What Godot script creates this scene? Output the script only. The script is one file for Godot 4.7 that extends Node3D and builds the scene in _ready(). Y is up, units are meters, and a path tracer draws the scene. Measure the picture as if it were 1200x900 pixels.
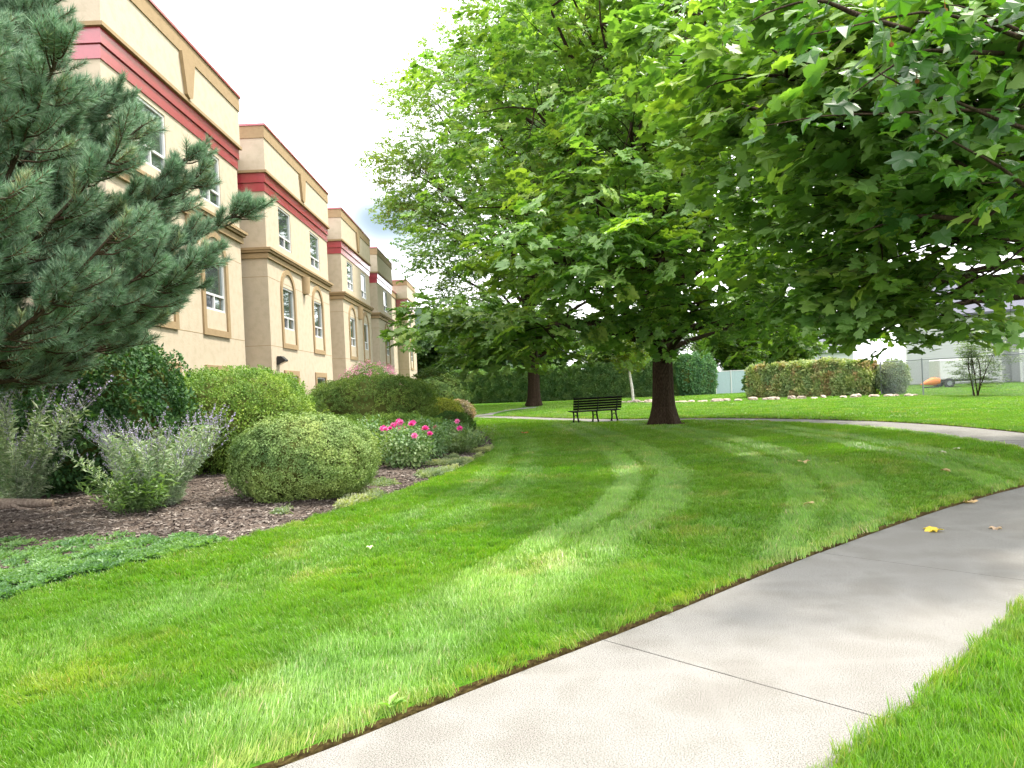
extends Node3D
# A lawn in front of a stucco residence, plane trees, shrub bed, curving concrete walk. x right, -z away from the viewer.

var rng := RandomNumberGenerator.new()
var nz := FastNoiseLite.new()
var taken := {}
var M := {}
var inner: PackedVector2Array = PackedVector2Array()
var outer: PackedVector2Array = PackedVector2Array()
const PATH_W := 1.6
const LAWN_Y := 0.03

# ---------------------------------------------------------------- mesh helper
class MB:
	var v := PackedVector3Array()
	var n := PackedVector3Array()
	var c := PackedColorArray()
	var col := Color(1, 1, 1)
	func tri(a: Vector3, b: Vector3, d: Vector3) -> void:
		var nn := (d - a).cross(b - a).normalized()
		v.append(a); v.append(b); v.append(d)
		n.append(nn); n.append(nn); n.append(nn)
		c.append(col); c.append(col); c.append(col)
	func tri_n(a: Vector3, b: Vector3, d: Vector3, na: Vector3, nb: Vector3, nd: Vector3) -> void:
		v.append(a); v.append(b); v.append(d)
		n.append(na); n.append(nb); n.append(nd)
		c.append(col); c.append(col); c.append(col)
	func quad(a: Vector3, b: Vector3, d: Vector3, e: Vector3) -> void:
		tri(a, b, d); tri(a, d, e)
	func box(t: Transform3D, s: Vector3) -> void:
		var h := s * 0.5
		var p := []
		for k in 8:
			p.append(t * Vector3(h.x if k & 1 else -h.x, h.y if k & 2 else -h.y, h.z if k & 4 else -h.z))
		quad(p[4], p[6], p[7], p[5])
		quad(p[1], p[3], p[2], p[0])
		quad(p[5], p[7], p[3], p[1])
		quad(p[0], p[2], p[6], p[4])
		quad(p[6], p[2], p[3], p[7])
		quad(p[0], p[4], p[5], p[1])
	func bx(x0: float, x1: float, y0: float, y1: float, z0: float, z1: float) -> void:
		box(Transform3D(Basis(), Vector3((x0 + x1) / 2, (y0 + y1) / 2, (z0 + z1) / 2)), Vector3(absf(x1 - x0), absf(y1 - y0), absf(z1 - z0)))
	# box with chamfered edges
	func bevel(t: Transform3D, s: Vector3, b: float) -> void:
		var h := s * 0.5
		var ax := [Vector3.RIGHT, Vector3.UP, Vector3.BACK]
		var P := func(sx: int, sy: int, sz: int, f: int) -> Vector3:
			var q := Vector3(sx * (h.x - b), sy * (h.y - b), sz * (h.z - b))
			q[f] = [sx, sy, sz][f] * h[f]
			return t * q
		var out := func(a: Vector3, b2: Vector3, d: Vector3, dir: Vector3) -> void:
			var nn := (d - a).cross(b2 - a)
			if nn.dot(t.basis * dir) < 0: tri(a, d, b2)
			else: tri(a, b2, d)
		for f in 3:
			var g: int = (f + 1) % 3
			var k: int = (f + 2) % 3
			for s1 in [-1, 1]:
				var q := []
				for e in [[-1, -1], [-1, 1], [1, 1], [1, -1]]:
					var sg := [0, 0, 0]
					sg[f] = s1; sg[g] = e[0]; sg[k] = e[1]
					q.append(P.call(sg[0], sg[1], sg[2], f))
				var dir: Vector3 = ax[f] * s1
				out.call(q[0], q[1], q[2], dir); out.call(q[0], q[2], q[3], dir)
				for s2 in [-1, 1]:
					var a1 := [0, 0, 0]; a1[f] = s1; a1[g] = s2; a1[k] = -1
					var a2 := [0, 0, 0]; a2[f] = s1; a2[g] = s2; a2[k] = 1
					var d2: Vector3 = ax[f] * s1 + ax[g] * s2
					var e1: Vector3 = P.call(a1[0], a1[1], a1[2], f)
					var e2: Vector3 = P.call(a2[0], a2[1], a2[2], f)
					var e3: Vector3 = P.call(a2[0], a2[1], a2[2], g)
					var e4: Vector3 = P.call(a1[0], a1[1], a1[2], g)
					out.call(e1, e2, e3, d2); out.call(e1, e3, e4, d2)
		for sx in [-1, 1]:
			for sy in [-1, 1]:
				for sz in [-1, 1]:
					out.call(P.call(sx, sy, sz, 0), P.call(sx, sy, sz, 1), P.call(sx, sy, sz, 2), Vector3(sx, sy, sz))
	func tube(pts: PackedVector3Array, rad: PackedFloat32Array, sides := 8, cap := true) -> void:
		var rings := []
		var norms := []
		var up := Vector3(0.3, 0.1, 0.95)
		for i in pts.size():
			var d: Vector3 = (pts[mini(i + 1, pts.size() - 1)] - pts[maxi(i - 1, 0)]).normalized()
			var x := up.cross(d)
			if x.length() < 0.05: x = Vector3.RIGHT.cross(d)
			x = x.normalized()
			up = d.cross(x).normalized()
			var r := PackedVector3Array()
			var q := PackedVector3Array()
			for k in sides:
				var a := TAU * k / sides
				var w := x * cos(a) + up * sin(a)
				r.append(pts[i] + w * rad[i]); q.append(w)
			rings.append(r); norms.append(q)
		for i in pts.size() - 1:
			for k in sides:
				var l := (k + 1) % sides
				var A: Vector3 = rings[i][k]; var B: Vector3 = rings[i][l]; var Cc: Vector3 = rings[i + 1][l]; var D: Vector3 = rings[i + 1][k]
				tri_n(A, Cc, B, norms[i][k], norms[i + 1][l], norms[i][l])
				tri_n(A, D, Cc, norms[i][k], norms[i + 1][k], norms[i + 1][l])
		if cap:
			for e in [0, pts.size() - 1]:
				for k in range(1, sides - 1):
					tri(rings[e][0], rings[e][k], rings[e][k + 1])
	func mesh() -> ArrayMesh:
		var m := ArrayMesh.new()
		var a := []
		a.resize(Mesh.ARRAY_MAX)
		a[Mesh.ARRAY_VERTEX] = v; a[Mesh.ARRAY_NORMAL] = n; a[Mesh.ARRAY_COLOR] = c
		m.add_surface_from_arrays(Mesh.PRIMITIVE_TRIANGLES, a)
		return m

# ---------------------------------------------------------------- scene helpers
func numbered(called: String) -> String:
	var k: int = taken.get(called, 0)
	taken[called] = k + 1
	return called if k == 0 else "%s_%03d" % [called, k]

func thing(called: String, label: String, category: String, at := Vector3.ZERO, turn := 0.0, group := "") -> Node3D:
	var o := Node3D.new()
	o.name = numbered(called)
	add_child(o)
	o.position = at
	o.rotation.y = turn
	tag(o, label, category, group)
	return o

func tag(o: Node, label: String, category: String, group := "") -> void:
	o.set_meta("label", label)
	o.set_meta("category", category)
	if group: o.set_meta("group", group)

func part(called: String, mesh: Mesh, m: Material, parent: Node, t := Transform3D()) -> MeshInstance3D:
	var o := MeshInstance3D.new()
	o.name = called if parent != self else numbered(called)
	o.mesh = mesh
	o.material_override = m
	o.transform = t
	parent.add_child(o, true)
	return o

func swarm(called: String, mesh: Mesh, m: Material, parent: Node, where: Array[Transform3D], tint: PackedColorArray) -> MultiMeshInstance3D:
	var mm := MultiMesh.new()
	mm.transform_format = MultiMesh.TRANSFORM_3D
	mm.use_colors = true
	mm.mesh = mesh
	mm.instance_count = where.size()
	for i in where.size():
		mm.set_instance_transform(i, where[i])
		mm.set_instance_color(i, tint[i])
	var o := MultiMeshInstance3D.new()
	o.name = called if parent != self else numbered(called)
	o.multimesh = mm
	o.material_override = m
	o.set_meta("kind", "stuff")
	parent.add_child(o, true)
	return o

func rf(a: float, b: float) -> float:
	return rng.randf_range(a, b)

func on_sphere() -> Vector3:
	var y := rf(-1, 1)
	var a := rf(0, TAU)
	var r := sqrt(1 - y * y)
	return Vector3(r * cos(a), y, r * sin(a))

func mixc(a: Color, b: Color, t: float) -> Color:
	return a.lerp(b, t)

func srgb(r: float, g: float, b: float) -> Color:   # linear base colour -> albedo_color
	return Color(r, g, b).linear_to_srgb()

func mat(col: Color, rough := 0.8, spec := 0.5) -> StandardMaterial3D:
	var m := StandardMaterial3D.new()
	m.albedo_color = col
	m.roughness = rough
	m.metallic_specular = spec
	return m

func leafmat(rough: float, through: Color, spec := 0.5) -> StandardMaterial3D:
	var m := mat(Color.WHITE, rough, spec)
	m.vertex_color_use_as_albedo = true
	m.backlight_enabled = true
	m.backlight = through
	m.cull_mode = BaseMaterial3D.CULL_DISABLED
	return m

func ntex(kind: int, freq: float, stops: Array, size := 512, octaves := 4, seed_ := 1) -> NoiseTexture2D:
	var f := FastNoiseLite.new()
	f.noise_type = kind as FastNoiseLite.NoiseType
	f.seed = seed_
	f.frequency = freq
	f.fractal_octaves = octaves
	var t := NoiseTexture2D.new()
	t.width = size; t.height = size
	t.seamless = true
	t.noise = f
	var g := Gradient.new()
	var offs := PackedFloat32Array()
	var cols := PackedColorArray()
	for s in stops:
		offs.append(s[0]); cols.append(s[1])
	g.offsets = offs; g.colors = cols
	t.color_ramp = g
	return t

func triplanar(m: StandardMaterial3D, tex: Texture2D, metres: float, bump: Texture2D = null, bump_cm := 0.0) -> StandardMaterial3D:
	m.albedo_texture = tex
	m.uv1_triplanar = true
	m.uv1_world_triplanar = true
	m.uv1_scale = Vector3.ONE / metres
	if bump:
		m.heightmap_enabled = true
		m.heightmap_texture = bump
		m.heightmap_scale = bump_cm
	return m

# ---------------------------------------------------------------- the walk
func catmull(pts: Array, step: float) -> PackedVector2Array:
	var out := PackedVector2Array()
	for i in pts.size() - 1:
		var p0: Vector2 = pts[maxi(i - 1, 0)]; var p1: Vector2 = pts[i]; var p2: Vector2 = pts[i + 1]; var p3: Vector2 = pts[mini(i + 2, pts.size() - 1)]
		var k := maxi(1, int(p1.distance_to(p2) / step))
		for j in k:
			out.append(p1.cubic_interpolate(p2, p0, p3, float(j) / k))
	out.append(pts[-1])
	return out

# signed distance to the walk's inner edge: negative on the inner lawn, 0..PATH_W on the walk, more beyond
func walk_side(p: Vector2) -> float:
	var best := 1e9
	var side := 1.0
	for i in coarse.size() - 1:
		var a := coarse[i]
		var ab := coarse[i + 1] - a
		var ap := p - a
		var t := clampf(ap.dot(ab) / ab.length_squared(), 0, 1)
		var q := ap - ab * t
		var d := q.length_squared()
		if d < best:
			best = d
			side = signf(ab.x * ap.y - ab.y * ap.x)
	return sqrt(best) * side

var coarse := PackedVector2Array()
var bed_edge := PackedVector2Array()

func bed_x(z: float) -> float:   # x of the lawn-side edge of the planting bed
	if z > bed_edge[0].y: return bed_edge[0].x - (z - bed_edge[0].y) * 0.25
	for i in bed_edge.size() - 1:
		if z <= bed_edge[i].y and z >= bed_edge[i + 1].y:
			return lerpf(bed_edge[i].x, bed_edge[i + 1].x, (z - bed_edge[i].y) / (bed_edge[i + 1].y - bed_edge[i].y))
	return -40.0

func stripe_u(p: Vector2) -> float:   # distance from the first mower track
	var tr := [[-2.0, -2.0], [-4.1, -1.05], [-6.7, 0.3], [-8.7, 1.3], [-11.65, 2.06], [-16.0, 2.32], [-20.0, 2.3], [-30.0, 1.6]]
	var x := -1.9
	for i in tr.size() - 1:
		if p.y <= tr[i][0] and p.y >= tr[i + 1][0]:
			x = lerpf(tr[i][1], tr[i + 1][1], (p.y - tr[i][0]) / (tr[i + 1][0] - tr[i][0]))
	return p.x - x

# ---------------------------------------------------------------- leaves
func plane_leaf(b: MB, t: Transform3D, s: float, fold := 0.18) -> void:
	var c0 := Vector3.ZERO
	var c1 := Vector3(0, 0.36, 0.02)
	var tip := Vector3(0, 1.0, -0.05 - fold * 0.6)
	for sd in [-1.0, 1.0]:
		var p1 := Vector3(0.27 * sd, -0.09, fold * 0.25)
		var p2 := Vector3(0.56 * sd, 0.06, fold * 0.3)
		var p2b := Vector3(0.5 * sd, 0.22, fold * 0.5)
		var n1 := Vector3(0.41 * sd, 0.31, fold * 0.5)
		var mm := Vector3(0.6 * sd, 0.62, fold * 0.15)
		var mb := Vector3(0.43 * sd, 0.64, fold * 0.4)
		var n2 := Vector3(0.29 * sd, 0.62, fold * 0.35)
		var n3 := Vector3(0.21 * sd, 0.8, fold * 0.1)
		var seq := [[c0, p1, p2], [c0, p2, p2b], [c0, p2b, n1], [c0, n1, c1], [c1, n1, mm], [c1, mm, mb], [c1, mb, n2], [c1, n2, n3], [c1, n3, tip]]
		for q in seq:
			var A: Vector3 = t * (q[0] * s); var B: Vector3 = t * (q[1] * s); var C2: Vector3 = t * (q[2] * s)
			if sd > 0: b.tri(A, C2, B)
			else: b.tri(A, B, C2)

func simple_lobed(b: MB, t: Transform3D, s: float) -> void:
	var c0 := Vector3.ZERO
	var c1 := Vector3(0, 0.42, 0.05)
	var tip := Vector3(0, 1.0, -0.1)
	for sd in [-1.0, 1.0]:
		for q in [[c0, Vector3(0.55 * sd, 0.1, 0.12), c1], [c1, Vector3(0.55 * sd, 0.6, 0.08), tip]]:
			if sd > 0: b.tri(t * (q[0] * s), t * (q[2] * s), t * (q[1] * s))
			else: b.tri(t * (q[0] * s), t * (q[1] * s), t * (q[2] * s))

func oval_leaf(b: MB, t: Transform3D, l: float, w: float) -> void:
	var c0 := Vector3.ZERO
	var tip := Vector3(0, l, -l * 0.12)
	var md := Vector3(0, l * 0.5, 0)
	for sd in [-1.0, 1.0]:
		var e := Vector3(w * 0.5 * sd, l * 0.45, l * 0.1)
		if sd > 0:
			b.tri(t * c0, t * md, t * e); b.tri(t * md, t * tip, t * e)
		else:
			b.tri(t * c0, t * e, t * md); b.tri(t * md, t * e, t * tip)

func leaf_basis(dir: Vector3, nrm: Vector3) -> Basis:   # y along the leaf, z its upper face
	var y := dir.normalized()
	var x := y.cross(nrm)
	if x.length() < 0.01: x = y.cross(Vector3(0.3, 0.5, 0.8))
	x = x.normalized()
	return Basis(x, y, x.cross(y))

func shade(b: MB, lo: Color, hi: Color) -> void:
	b.col = lo.lerp(hi, rng.randf())

# a short twig with leaves: kind 0 full plane leaf, 1 simple lobed, 2 oval
func twig(kind: int, count: int, length: float, size: float, lo: Color, hi: Color, droop := 0.35, bark := Color(0.09, 0.075, 0.05)) -> ArrayMesh:
	var b := MB.new()
	if length > 0.15:
		b.col = bark
		b.tube(PackedVector3Array([Vector3.ZERO, Vector3(0, 0.04, -length * 0.5), Vector3(0.02, -0.02, -length)]), PackedFloat32Array([length * 0.012, length * 0.009, length * 0.004]), 3, false)
	for i in count:
		var f := (i + rf(0.2, 1.0)) / count
		var side := 1.0 if i % 2 else -1.0
		var dir := Vector3(side * rf(0.4, 1.1), rf(-droop, 0.25), -rf(0.1, 0.9))
		var nrm := (Vector3.UP + Vector3(rf(-0.6, 0.6), 0, rf(-0.6, 0.6))).normalized()
		shade(b, lo, hi)
		var s := size * rf(0.45, 1.25)
		var at := Vector3(side * length * 0.06, rf(-0.05, 0.05) * length, -length * f) + dir * size * 0.25
		var t := Transform3D(leaf_basis(dir, nrm), at)
		if kind == 0: plane_leaf(b, t, s, rf(-0.15, 0.42))
		elif kind == 1: simple_lobed(b, t, s)
		else: oval_leaf(b, t, s, s * 0.55)
	return b.mesh()

# ball-shaped tuft of small oval leaves (hedges, shrubs)
func tuft(count: int, radius: float, l: float, w: float, lo: Color, hi: Color, lobed := false) -> ArrayMesh:
	var b := MB.new()
	for i in count:
		var d := on_sphere()
		d.z = absf(d.z) * 1.1
		var at := d * radius * rf(0.25, 0.9)
		shade(b, lo, hi)
		var t := Transform3D(leaf_basis((d + on_sphere() * 0.7).normalized(), (Vector3(0, 0.3, 1) + on_sphere() * 0.8).normalized()), at)
		if lobed: simple_lobed(b, t, l * rf(0.7, 1.2))
		else: oval_leaf(b, t, l * rf(0.7, 1.2), w * rf(0.8, 1.1))
	return b.mesh()

func _ready() -> void:
	rng.seed = 20240
	nz.seed = 7
	nz.noise_type = FastNoiseLite.TYPE_SIMPLEX_SMOOTH
	nz.frequency = 1.0
	nz.fractal_octaves = 3
	# ---- camera
	var cam := Camera3D.new()
	cam.name = "camera"
	cam.position = Vector3(0, 1.5, 0)
	cam.rotation_degrees = Vector3(0.1, 0, -2.7)
	cam.fov = 53.08
	cam.near = 0.05
	cam.far = 6000
	add_child(cam)
	# ---- sky, exposure
	var env := Environment.new()
	env.background_mode = Environment.BG_SKY
	env.tonemap_mode = Environment.TONE_MAPPER_LINEAR
	env.tonemap_exposure = 3.9
	env.sdfgi_enabled = true
	env.ssao_enabled = true
	env.ssil_enabled = true
	var sky := Sky.new()
	var sm := PanoramaSkyMaterial.new()
	sm.panorama = sky_image()
	sky.sky_material = sm
	env.sky = sky
	var we := WorldEnvironment.new()
	we.name = "world_environment"
	we.environment = env
	add_child(we)
	# ---- sun, high behind the trees on the right, veiled by thin cloud
	var sun := DirectionalLight3D.new()
	sun.name = "sun"
	sun.light_energy = 0.7
	sun.light_angular_distance = 6.0
	sun.light_color = Color(1.0, 0.97, 0.92)
	sun.shadow_enabled = true
	add_child(sun)
	sun.look_at_from_position(Vector3(0.45, 1.0, -0.15) * 50, Vector3.ZERO)
	# ---- setting, buildings, plants, small things
	materials()
	lay_out()
	ground()
	walk()
	print("ground ", Time.get_ticks_msec())
	building()
	lamp()
	back_of_garden()
	print("build ", Time.get_ticks_msec())
	trees()
	print("trees ", Time.get_ticks_msec())
	pine()
	shrubs()
	print("shrubs ", Time.get_ticks_msec())
	bench()
	grass()
	print("grass ", Time.get_ticks_msec())
	small_things()
	print("done ", Time.get_ticks_msec())

func sky_image() -> ImageTexture:
	var w := 512
	var h := 256
	var im := Image.create_empty(w, h, false, Image.FORMAT_RGBF)
	var f := FastNoiseLite.new()
	f.seed = 3
	f.frequency = 1.0
	f.fractal_octaves = 5
	var gaps := []
	var r := RandomNumberGenerator.new()
	r.seed = 5
	for k in 22:
		var a := TAU * (k + 0.5 * r.randf()) / 22.0
		var e := r.randf_range(0.5, 1.2)
		gaps.append([Vector3(sin(a) * cos(e), sin(e), -cos(a) * cos(e)), r.randf_range(0.06, 0.13)])
	gaps.append([Vector3(-0.155, 0.215, -1).normalized(), 0.1])
	for j in h:
		var el := PI * (0.5 - (j + 0.5) / h)
		for i in w:
			var az := TAU * (i + 0.5) / w
			var d := Vector3(sin(az) * cos(el), sin(el), -cos(az) * cos(el))
			if d.y < 0:
				im.set_pixel(i, j, Color(0.3, 0.33, 0.27))
				continue
			var n := f.get_noise_3d(d.x * 2.5, d.y * 5.0, d.z * 2.5)
			var gap := 0.0
			for g in gaps:
				var q: Vector3 = d - g[0]
				q.y *= 2.0
				gap = maxf(gap, exp(-q.length_squared() / (g[1] * g[1])))
			gap = clampf(gap * 1.25 + n * 0.7 - 0.15, 0, 1)
			var white := 0.98 + 0.22 * n
			im.set_pixel(i, j, Color(white, white, white * 1.02).lerp(Color(0.15, 0.195, 0.23), gap))
	return ImageTexture.create_from_image(im)

func materials() -> void:
	var W := Color.WHITE
	var cel := FastNoiseLite.TYPE_CELLULAR
	var sim := FastNoiseLite.TYPE_SIMPLEX_SMOOTH
	var fine := ntex(sim, 0.09, [[0.0, Color(0, 0, 0)], [1.0, W]], 512, 4, 4)
	# concrete: pale with sand and gravel specks
	var con := ntex(sim, 0.2, [[0.0, Color(0.16, 0.145, 0.14)], [0.27, Color(0.33, 0.315, 0.3)], [0.4, Color(0.48, 0.475, 0.46)], [0.62, Color(0.525, 0.52, 0.505)], [0.8, Color(0.56, 0.555, 0.54)], [1.0, Color(0.7, 0.69, 0.68)]], 1024, 3, 11)
	M.concrete = triplanar(mat(Color(1, 1, 1), 0.9, 0.3), con, 1.6, fine, 0.25)
	M.concrete.detail_enabled = true
	M.concrete.detail_albedo = ntex(sim, 0.012, [[0.2, Color(0.93, 0.925, 0.91)], [0.5, Color(1, 1, 0.995)], [0.8, Color(0.955, 0.95, 0.94)]], 512, 5, 19)
	M.concrete.detail_blend_mode = BaseMaterial3D.BLEND_MODE_MUL
	M.concrete.detail_uv_layer = BaseMaterial3D.DETAIL_UV_2
	M.concrete.uv2_triplanar = true
	M.concrete.uv2_world_triplanar = true
	M.concrete.uv2_scale = Vector3.ONE / 5.3
	# stucco
	var st := ntex(sim, 0.02, [[0.0, Color(0.93, 0.93, 0.92)], [0.5, Color(0.98, 0.98, 0.98)], [1.0, W]], 512, 5, 23)
	M.stucco = triplanar(mat(srgb(0.52, 0.44, 0.335), 0.92, 0.3), st, 3.7, fine, 0.3)
	M.trim = triplanar(mat(srgb(0.34, 0.245, 0.14), 0.9, 0.3), st, 2.9, fine, 0.3)
	M.red = triplanar(mat(srgb(0.36, 0.03, 0.05), 0.3, 0.7), st, 2.3)
	M.red.clearcoat_enabled = true; M.red.clearcoat = 0.7; M.red.clearcoat_roughness = 0.2
	M.vinyl = mat(srgb(0.62, 0.62, 0.62), 0.4)
	M.pane = mat(srgb(0.2, 0.25, 0.24), 0.03, 0.7)
	M.pane.metallic = 0.75
	M.pane2 = mat(srgb(0.07, 0.08, 0.1), 0.06, 0.65)
	M.pane2.metallic = 0.4
	M.black = mat(srgb(0.012, 0.012, 0.013), 0.45)
	M.glass_lens = mat(srgb(0.5, 0.5, 0.48), 0.2)
	# soil, mulch
	var so := ntex(sim, 0.06, [[0.0, Color(0.2, 0.16, 0.11)], [0.5, Color(0.33, 0.28, 0.17)], [1.0, Color(0.42, 0.4, 0.22)]], 512, 5, 31)
	M.soil = triplanar(mat(Color(1, 1, 1), 1.0, 0.2), so, 1.3, fine, 1.0)
	var tf := ntex(sim, 0.05, [[0.0, Color(0.17, 0.27, 0.07)], [0.5, Color(0.24, 0.4, 0.09)], [1.0, Color(0.34, 0.47, 0.14)]], 512, 5, 33)
	M.turf = triplanar(mat(Color(1, 1, 1), 1.0, 0.2), tf, 1.7, fine, 1.0)
	M.turf_far = triplanar(mat(srgb(0.75, 0.75, 0.7), 1.0, 0.2), tf, 5.0)
	var mu := ntex(sim, 0.05, [[0.0, Color(0.16, 0.135, 0.12)], [0.35, Color(0.27, 0.235, 0.215)], [0.6, Color(0.38, 0.34, 0.31)], [1.0, Color(0.55, 0.5, 0.46)]], 1024, 6, 35)
	M.mulch = triplanar(mat(Color(1, 1, 1), 1.0, 0.2), mu, 1.9, mu, 2.0)
	M.chip = mat(W, 0.95, 0.2); M.chip.vertex_color_use_as_albedo = true
	# bark
	var ba := ntex(sim, 0.03, [[0.0, Color(0.13, 0.1, 0.08)], [0.5, Color(0.27, 0.22, 0.18)], [1.0, Color(0.42, 0.36, 0.29)]], 512, 5, 41)
	M.bark = triplanar(mat(Color(0.85, 0.85, 0.85), 0.95, 0.2), ba, 0.8, ba, 3.0)
	M.bark.uv1_scale = Vector3(2.4, 0.5, 2.4)
	M.twig = mat(srgb(0.2, 0.17, 0.12), 0.9)
	M.pale_bark = triplanar(mat(Color(1, 1, 1), 0.85, 0.3), ntex(sim, 0.04, [[0.2, Color(0.6, 0.57, 0.52)], [0.6, Color(0.86, 0.85, 0.82)]], 256, 4, 44), 0.7)
	M.pine_bark = triplanar(mat(Color(1, 1, 1), 0.95, 0.2), ba, 0.3, ba, 2.0)
	# leaves
	M.leaf = leafmat(0.42, Color(0.92, 0.98, 0.5), 0.56)
	M.leaf_matt = leafmat(0.6, Color(0.7, 0.75, 0.3), 0.4)
	M.needle = leafmat(0.5, Color(0.45, 0.5, 0.4), 0.4)
	M.grass = leafmat(0.42, Color(0.86, 0.95, 0.32), 0.55)
	M.flower = leafmat(0.6, Color(0.8, 0.6, 0.7), 0.3)
	M.inner = triplanar(mat(srgb(0.9, 0.9, 0.9), 1.0, 0.1), ntex(cel, 0.08, [[0.0, Color(0.36, 0.35, 0.2)], [1.0, Color(0.38, 0.45, 0.22)]], 256, 3, 47), 0.6)
	# things
	M.bench_wood = triplanar(mat(srgb(0.75, 0.7, 0.68), 0.85, 0.25), ntex(sim, 0.05, [[0.0, Color(0.07, 0.06, 0.06)], [1.0, Color(0.13, 0.11, 0.1)]], 256, 4, 51), 0.5)
	M.iron = mat(srgb(0.01, 0.01, 0.011), 0.7, 0.3)
	M.steel = mat(srgb(0.22, 0.24, 0.26), 0.45); M.steel.metallic = 0.4
	M.siding = mat(srgb(0.5, 0.51, 0.525), 0.6)
	M.roof = triplanar(mat(srgb(0.8, 0.8, 0.85), 0.9), ntex(cel, 0.05, [[0.0, Color(0.33, 0.34, 0.38)], [1.0, Color(0.46, 0.46, 0.5)]], 256, 3, 53), 1.5)
	M.slat = triplanar(mat(srgb(0.36, 0.47, 0.5), 0.6), st, 1.3)
	var sto := ntex(sim, 0.04, [[0.0, Color(0.42, 0.34, 0.3)], [0.5, Color(0.66, 0.6, 0.55)], [1.0, Color(0.82, 0.78, 0.72)]], 256, 5, 57)
	M.stone = triplanar(mat(Color(1, 1, 1), 0.95, 0.3), sto, 0.9, sto, 2.0)
	M.hill = triplanar(mat(srgb(0.6, 0.6, 0.6), 1.0, 0.1), ntex(sim, 0.05, [[0.0, Color(0.2, 0.27, 0.22)], [1.0, Color(0.3, 0.36, 0.3)]], 512, 5, 59), 300)
	M.orange = mat(srgb(0.7, 0.2, 0.03), 0.35)
	M.blue_cloth = mat(srgb(0.2, 0.22, 0.4), 0.7)
	M.rubber = mat(srgb(0.02, 0.02, 0.02), 0.8)
	M.log = triplanar(mat(Color(1, 1, 1), 0.95, 0.2), ntex(sim, 0.03, [[0.0, Color(0.3, 0.26, 0.23)], [1.0, Color(0.66, 0.6, 0.54)]], 256, 4, 61), 0.4)

func lay_out() -> void:
	inner = catmull([Vector2(-16, 4.5), Vector2(-9, 1.3), Vector2(-5.2, -0.5), Vector2(-3, -1.7), Vector2(-1.9, -2.42), Vector2(-1.0, -3.11), Vector2(-0.24, -3.82), Vector2(0.71, -4.68), Vector2(1.42, -5.36), Vector2(2.14, -6.04), Vector2(3.2, -6.98), Vector2(4.4, -7.98), Vector2(5.36, -8.72), Vector2(6.4, -9.45), Vector2(7.4, -10.35), Vector2(8.1, -11.4), Vector2(8.5, -12.7), Vector2(8.8, -14.4), Vector2(9.0, -16.5), Vector2(9.0, -18.75), Vector2(8.5, -21.4), Vector2(7.3, -24), Vector2(5.6, -26.2), Vector2(2.65, -28.6), Vector2(0.9, -31.4), Vector2(-0.2, -33.6), Vector2(-1.3, -35.8), Vector2(-2.7, -37.6), Vector2(-5, -39.2), Vector2(-8.6, -40.5)], 0.18)
	for i in inner.size():
		var d := (inner[mini(i + 1, inner.size() - 1)] - inner[maxi(i - 1, 0)]).normalized()
		outer.append(inner[i] + Vector2(-d.y, d.x) * PATH_W)
	for i in range(0, inner.size(), 4): coarse.append(inner[i])
	coarse.append(inner[-1])
	bed_edge = catmull([Vector2(-4.6, -3.2), Vector2(-4.1, -4.9), Vector2(-3.96, -5.83), Vector2(-3.86, -6.36), Vector2(-3.56, -6.85), Vector2(-3.25, -7.4), Vector2(-2.82, -8.24), Vector2(-2.38, -9.3), Vector2(-1.95, -10.4), Vector2(-1.45, -12.3), Vector2(-0.95, -14.6), Vector2(-0.55, -18.0), Vector2(-0.62, -21.5), Vector2(-1.0, -25.5), Vector2(-1.8, -31.0), Vector2(-3.0, -35.5)], 0.3)

# ---------------------------------------------------------------- ground
func sheet(poly: PackedVector2Array, y: float) -> ArrayMesh:
	var b := MB.new()
	var idx := Geometry2D.triangulate_polygon(poly)
	for i in range(0, idx.size(), 3):
		var p := []
		for k in 3: p.append(Vector3(poly[idx[i + k]].x, y, poly[idx[i + k]].y))
		if (p[2] - p[0]).cross(p[1] - p[0]).y < 0: b.tri(p[0], p[2], p[1])
		else: b.tri(p[0], p[1], p[2])
	return b.mesh()

func cut_edge(poly: PackedVector2Array, y: float, root: Node3D) -> void:   # the bare soil face where the turf was cut
	var b := MB.new()
	for i in poly.size():
		var a := poly[i]; var c := poly[(i + 1) % poly.size()]
		b.quad(Vector3(a.x, y, a.y), Vector3(c.x, y, c.y), Vector3(c.x, -0.04, c.y), Vector3(a.x, -0.04, a.y))
	part("soil_edge", b.mesh(), M.soil, root)

func structure(called: String, mesh: Mesh, m: Material) -> MeshInstance3D:
	var o := part(called, mesh, m, self)
	o.set_meta("kind", "structure")
	return o

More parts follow.
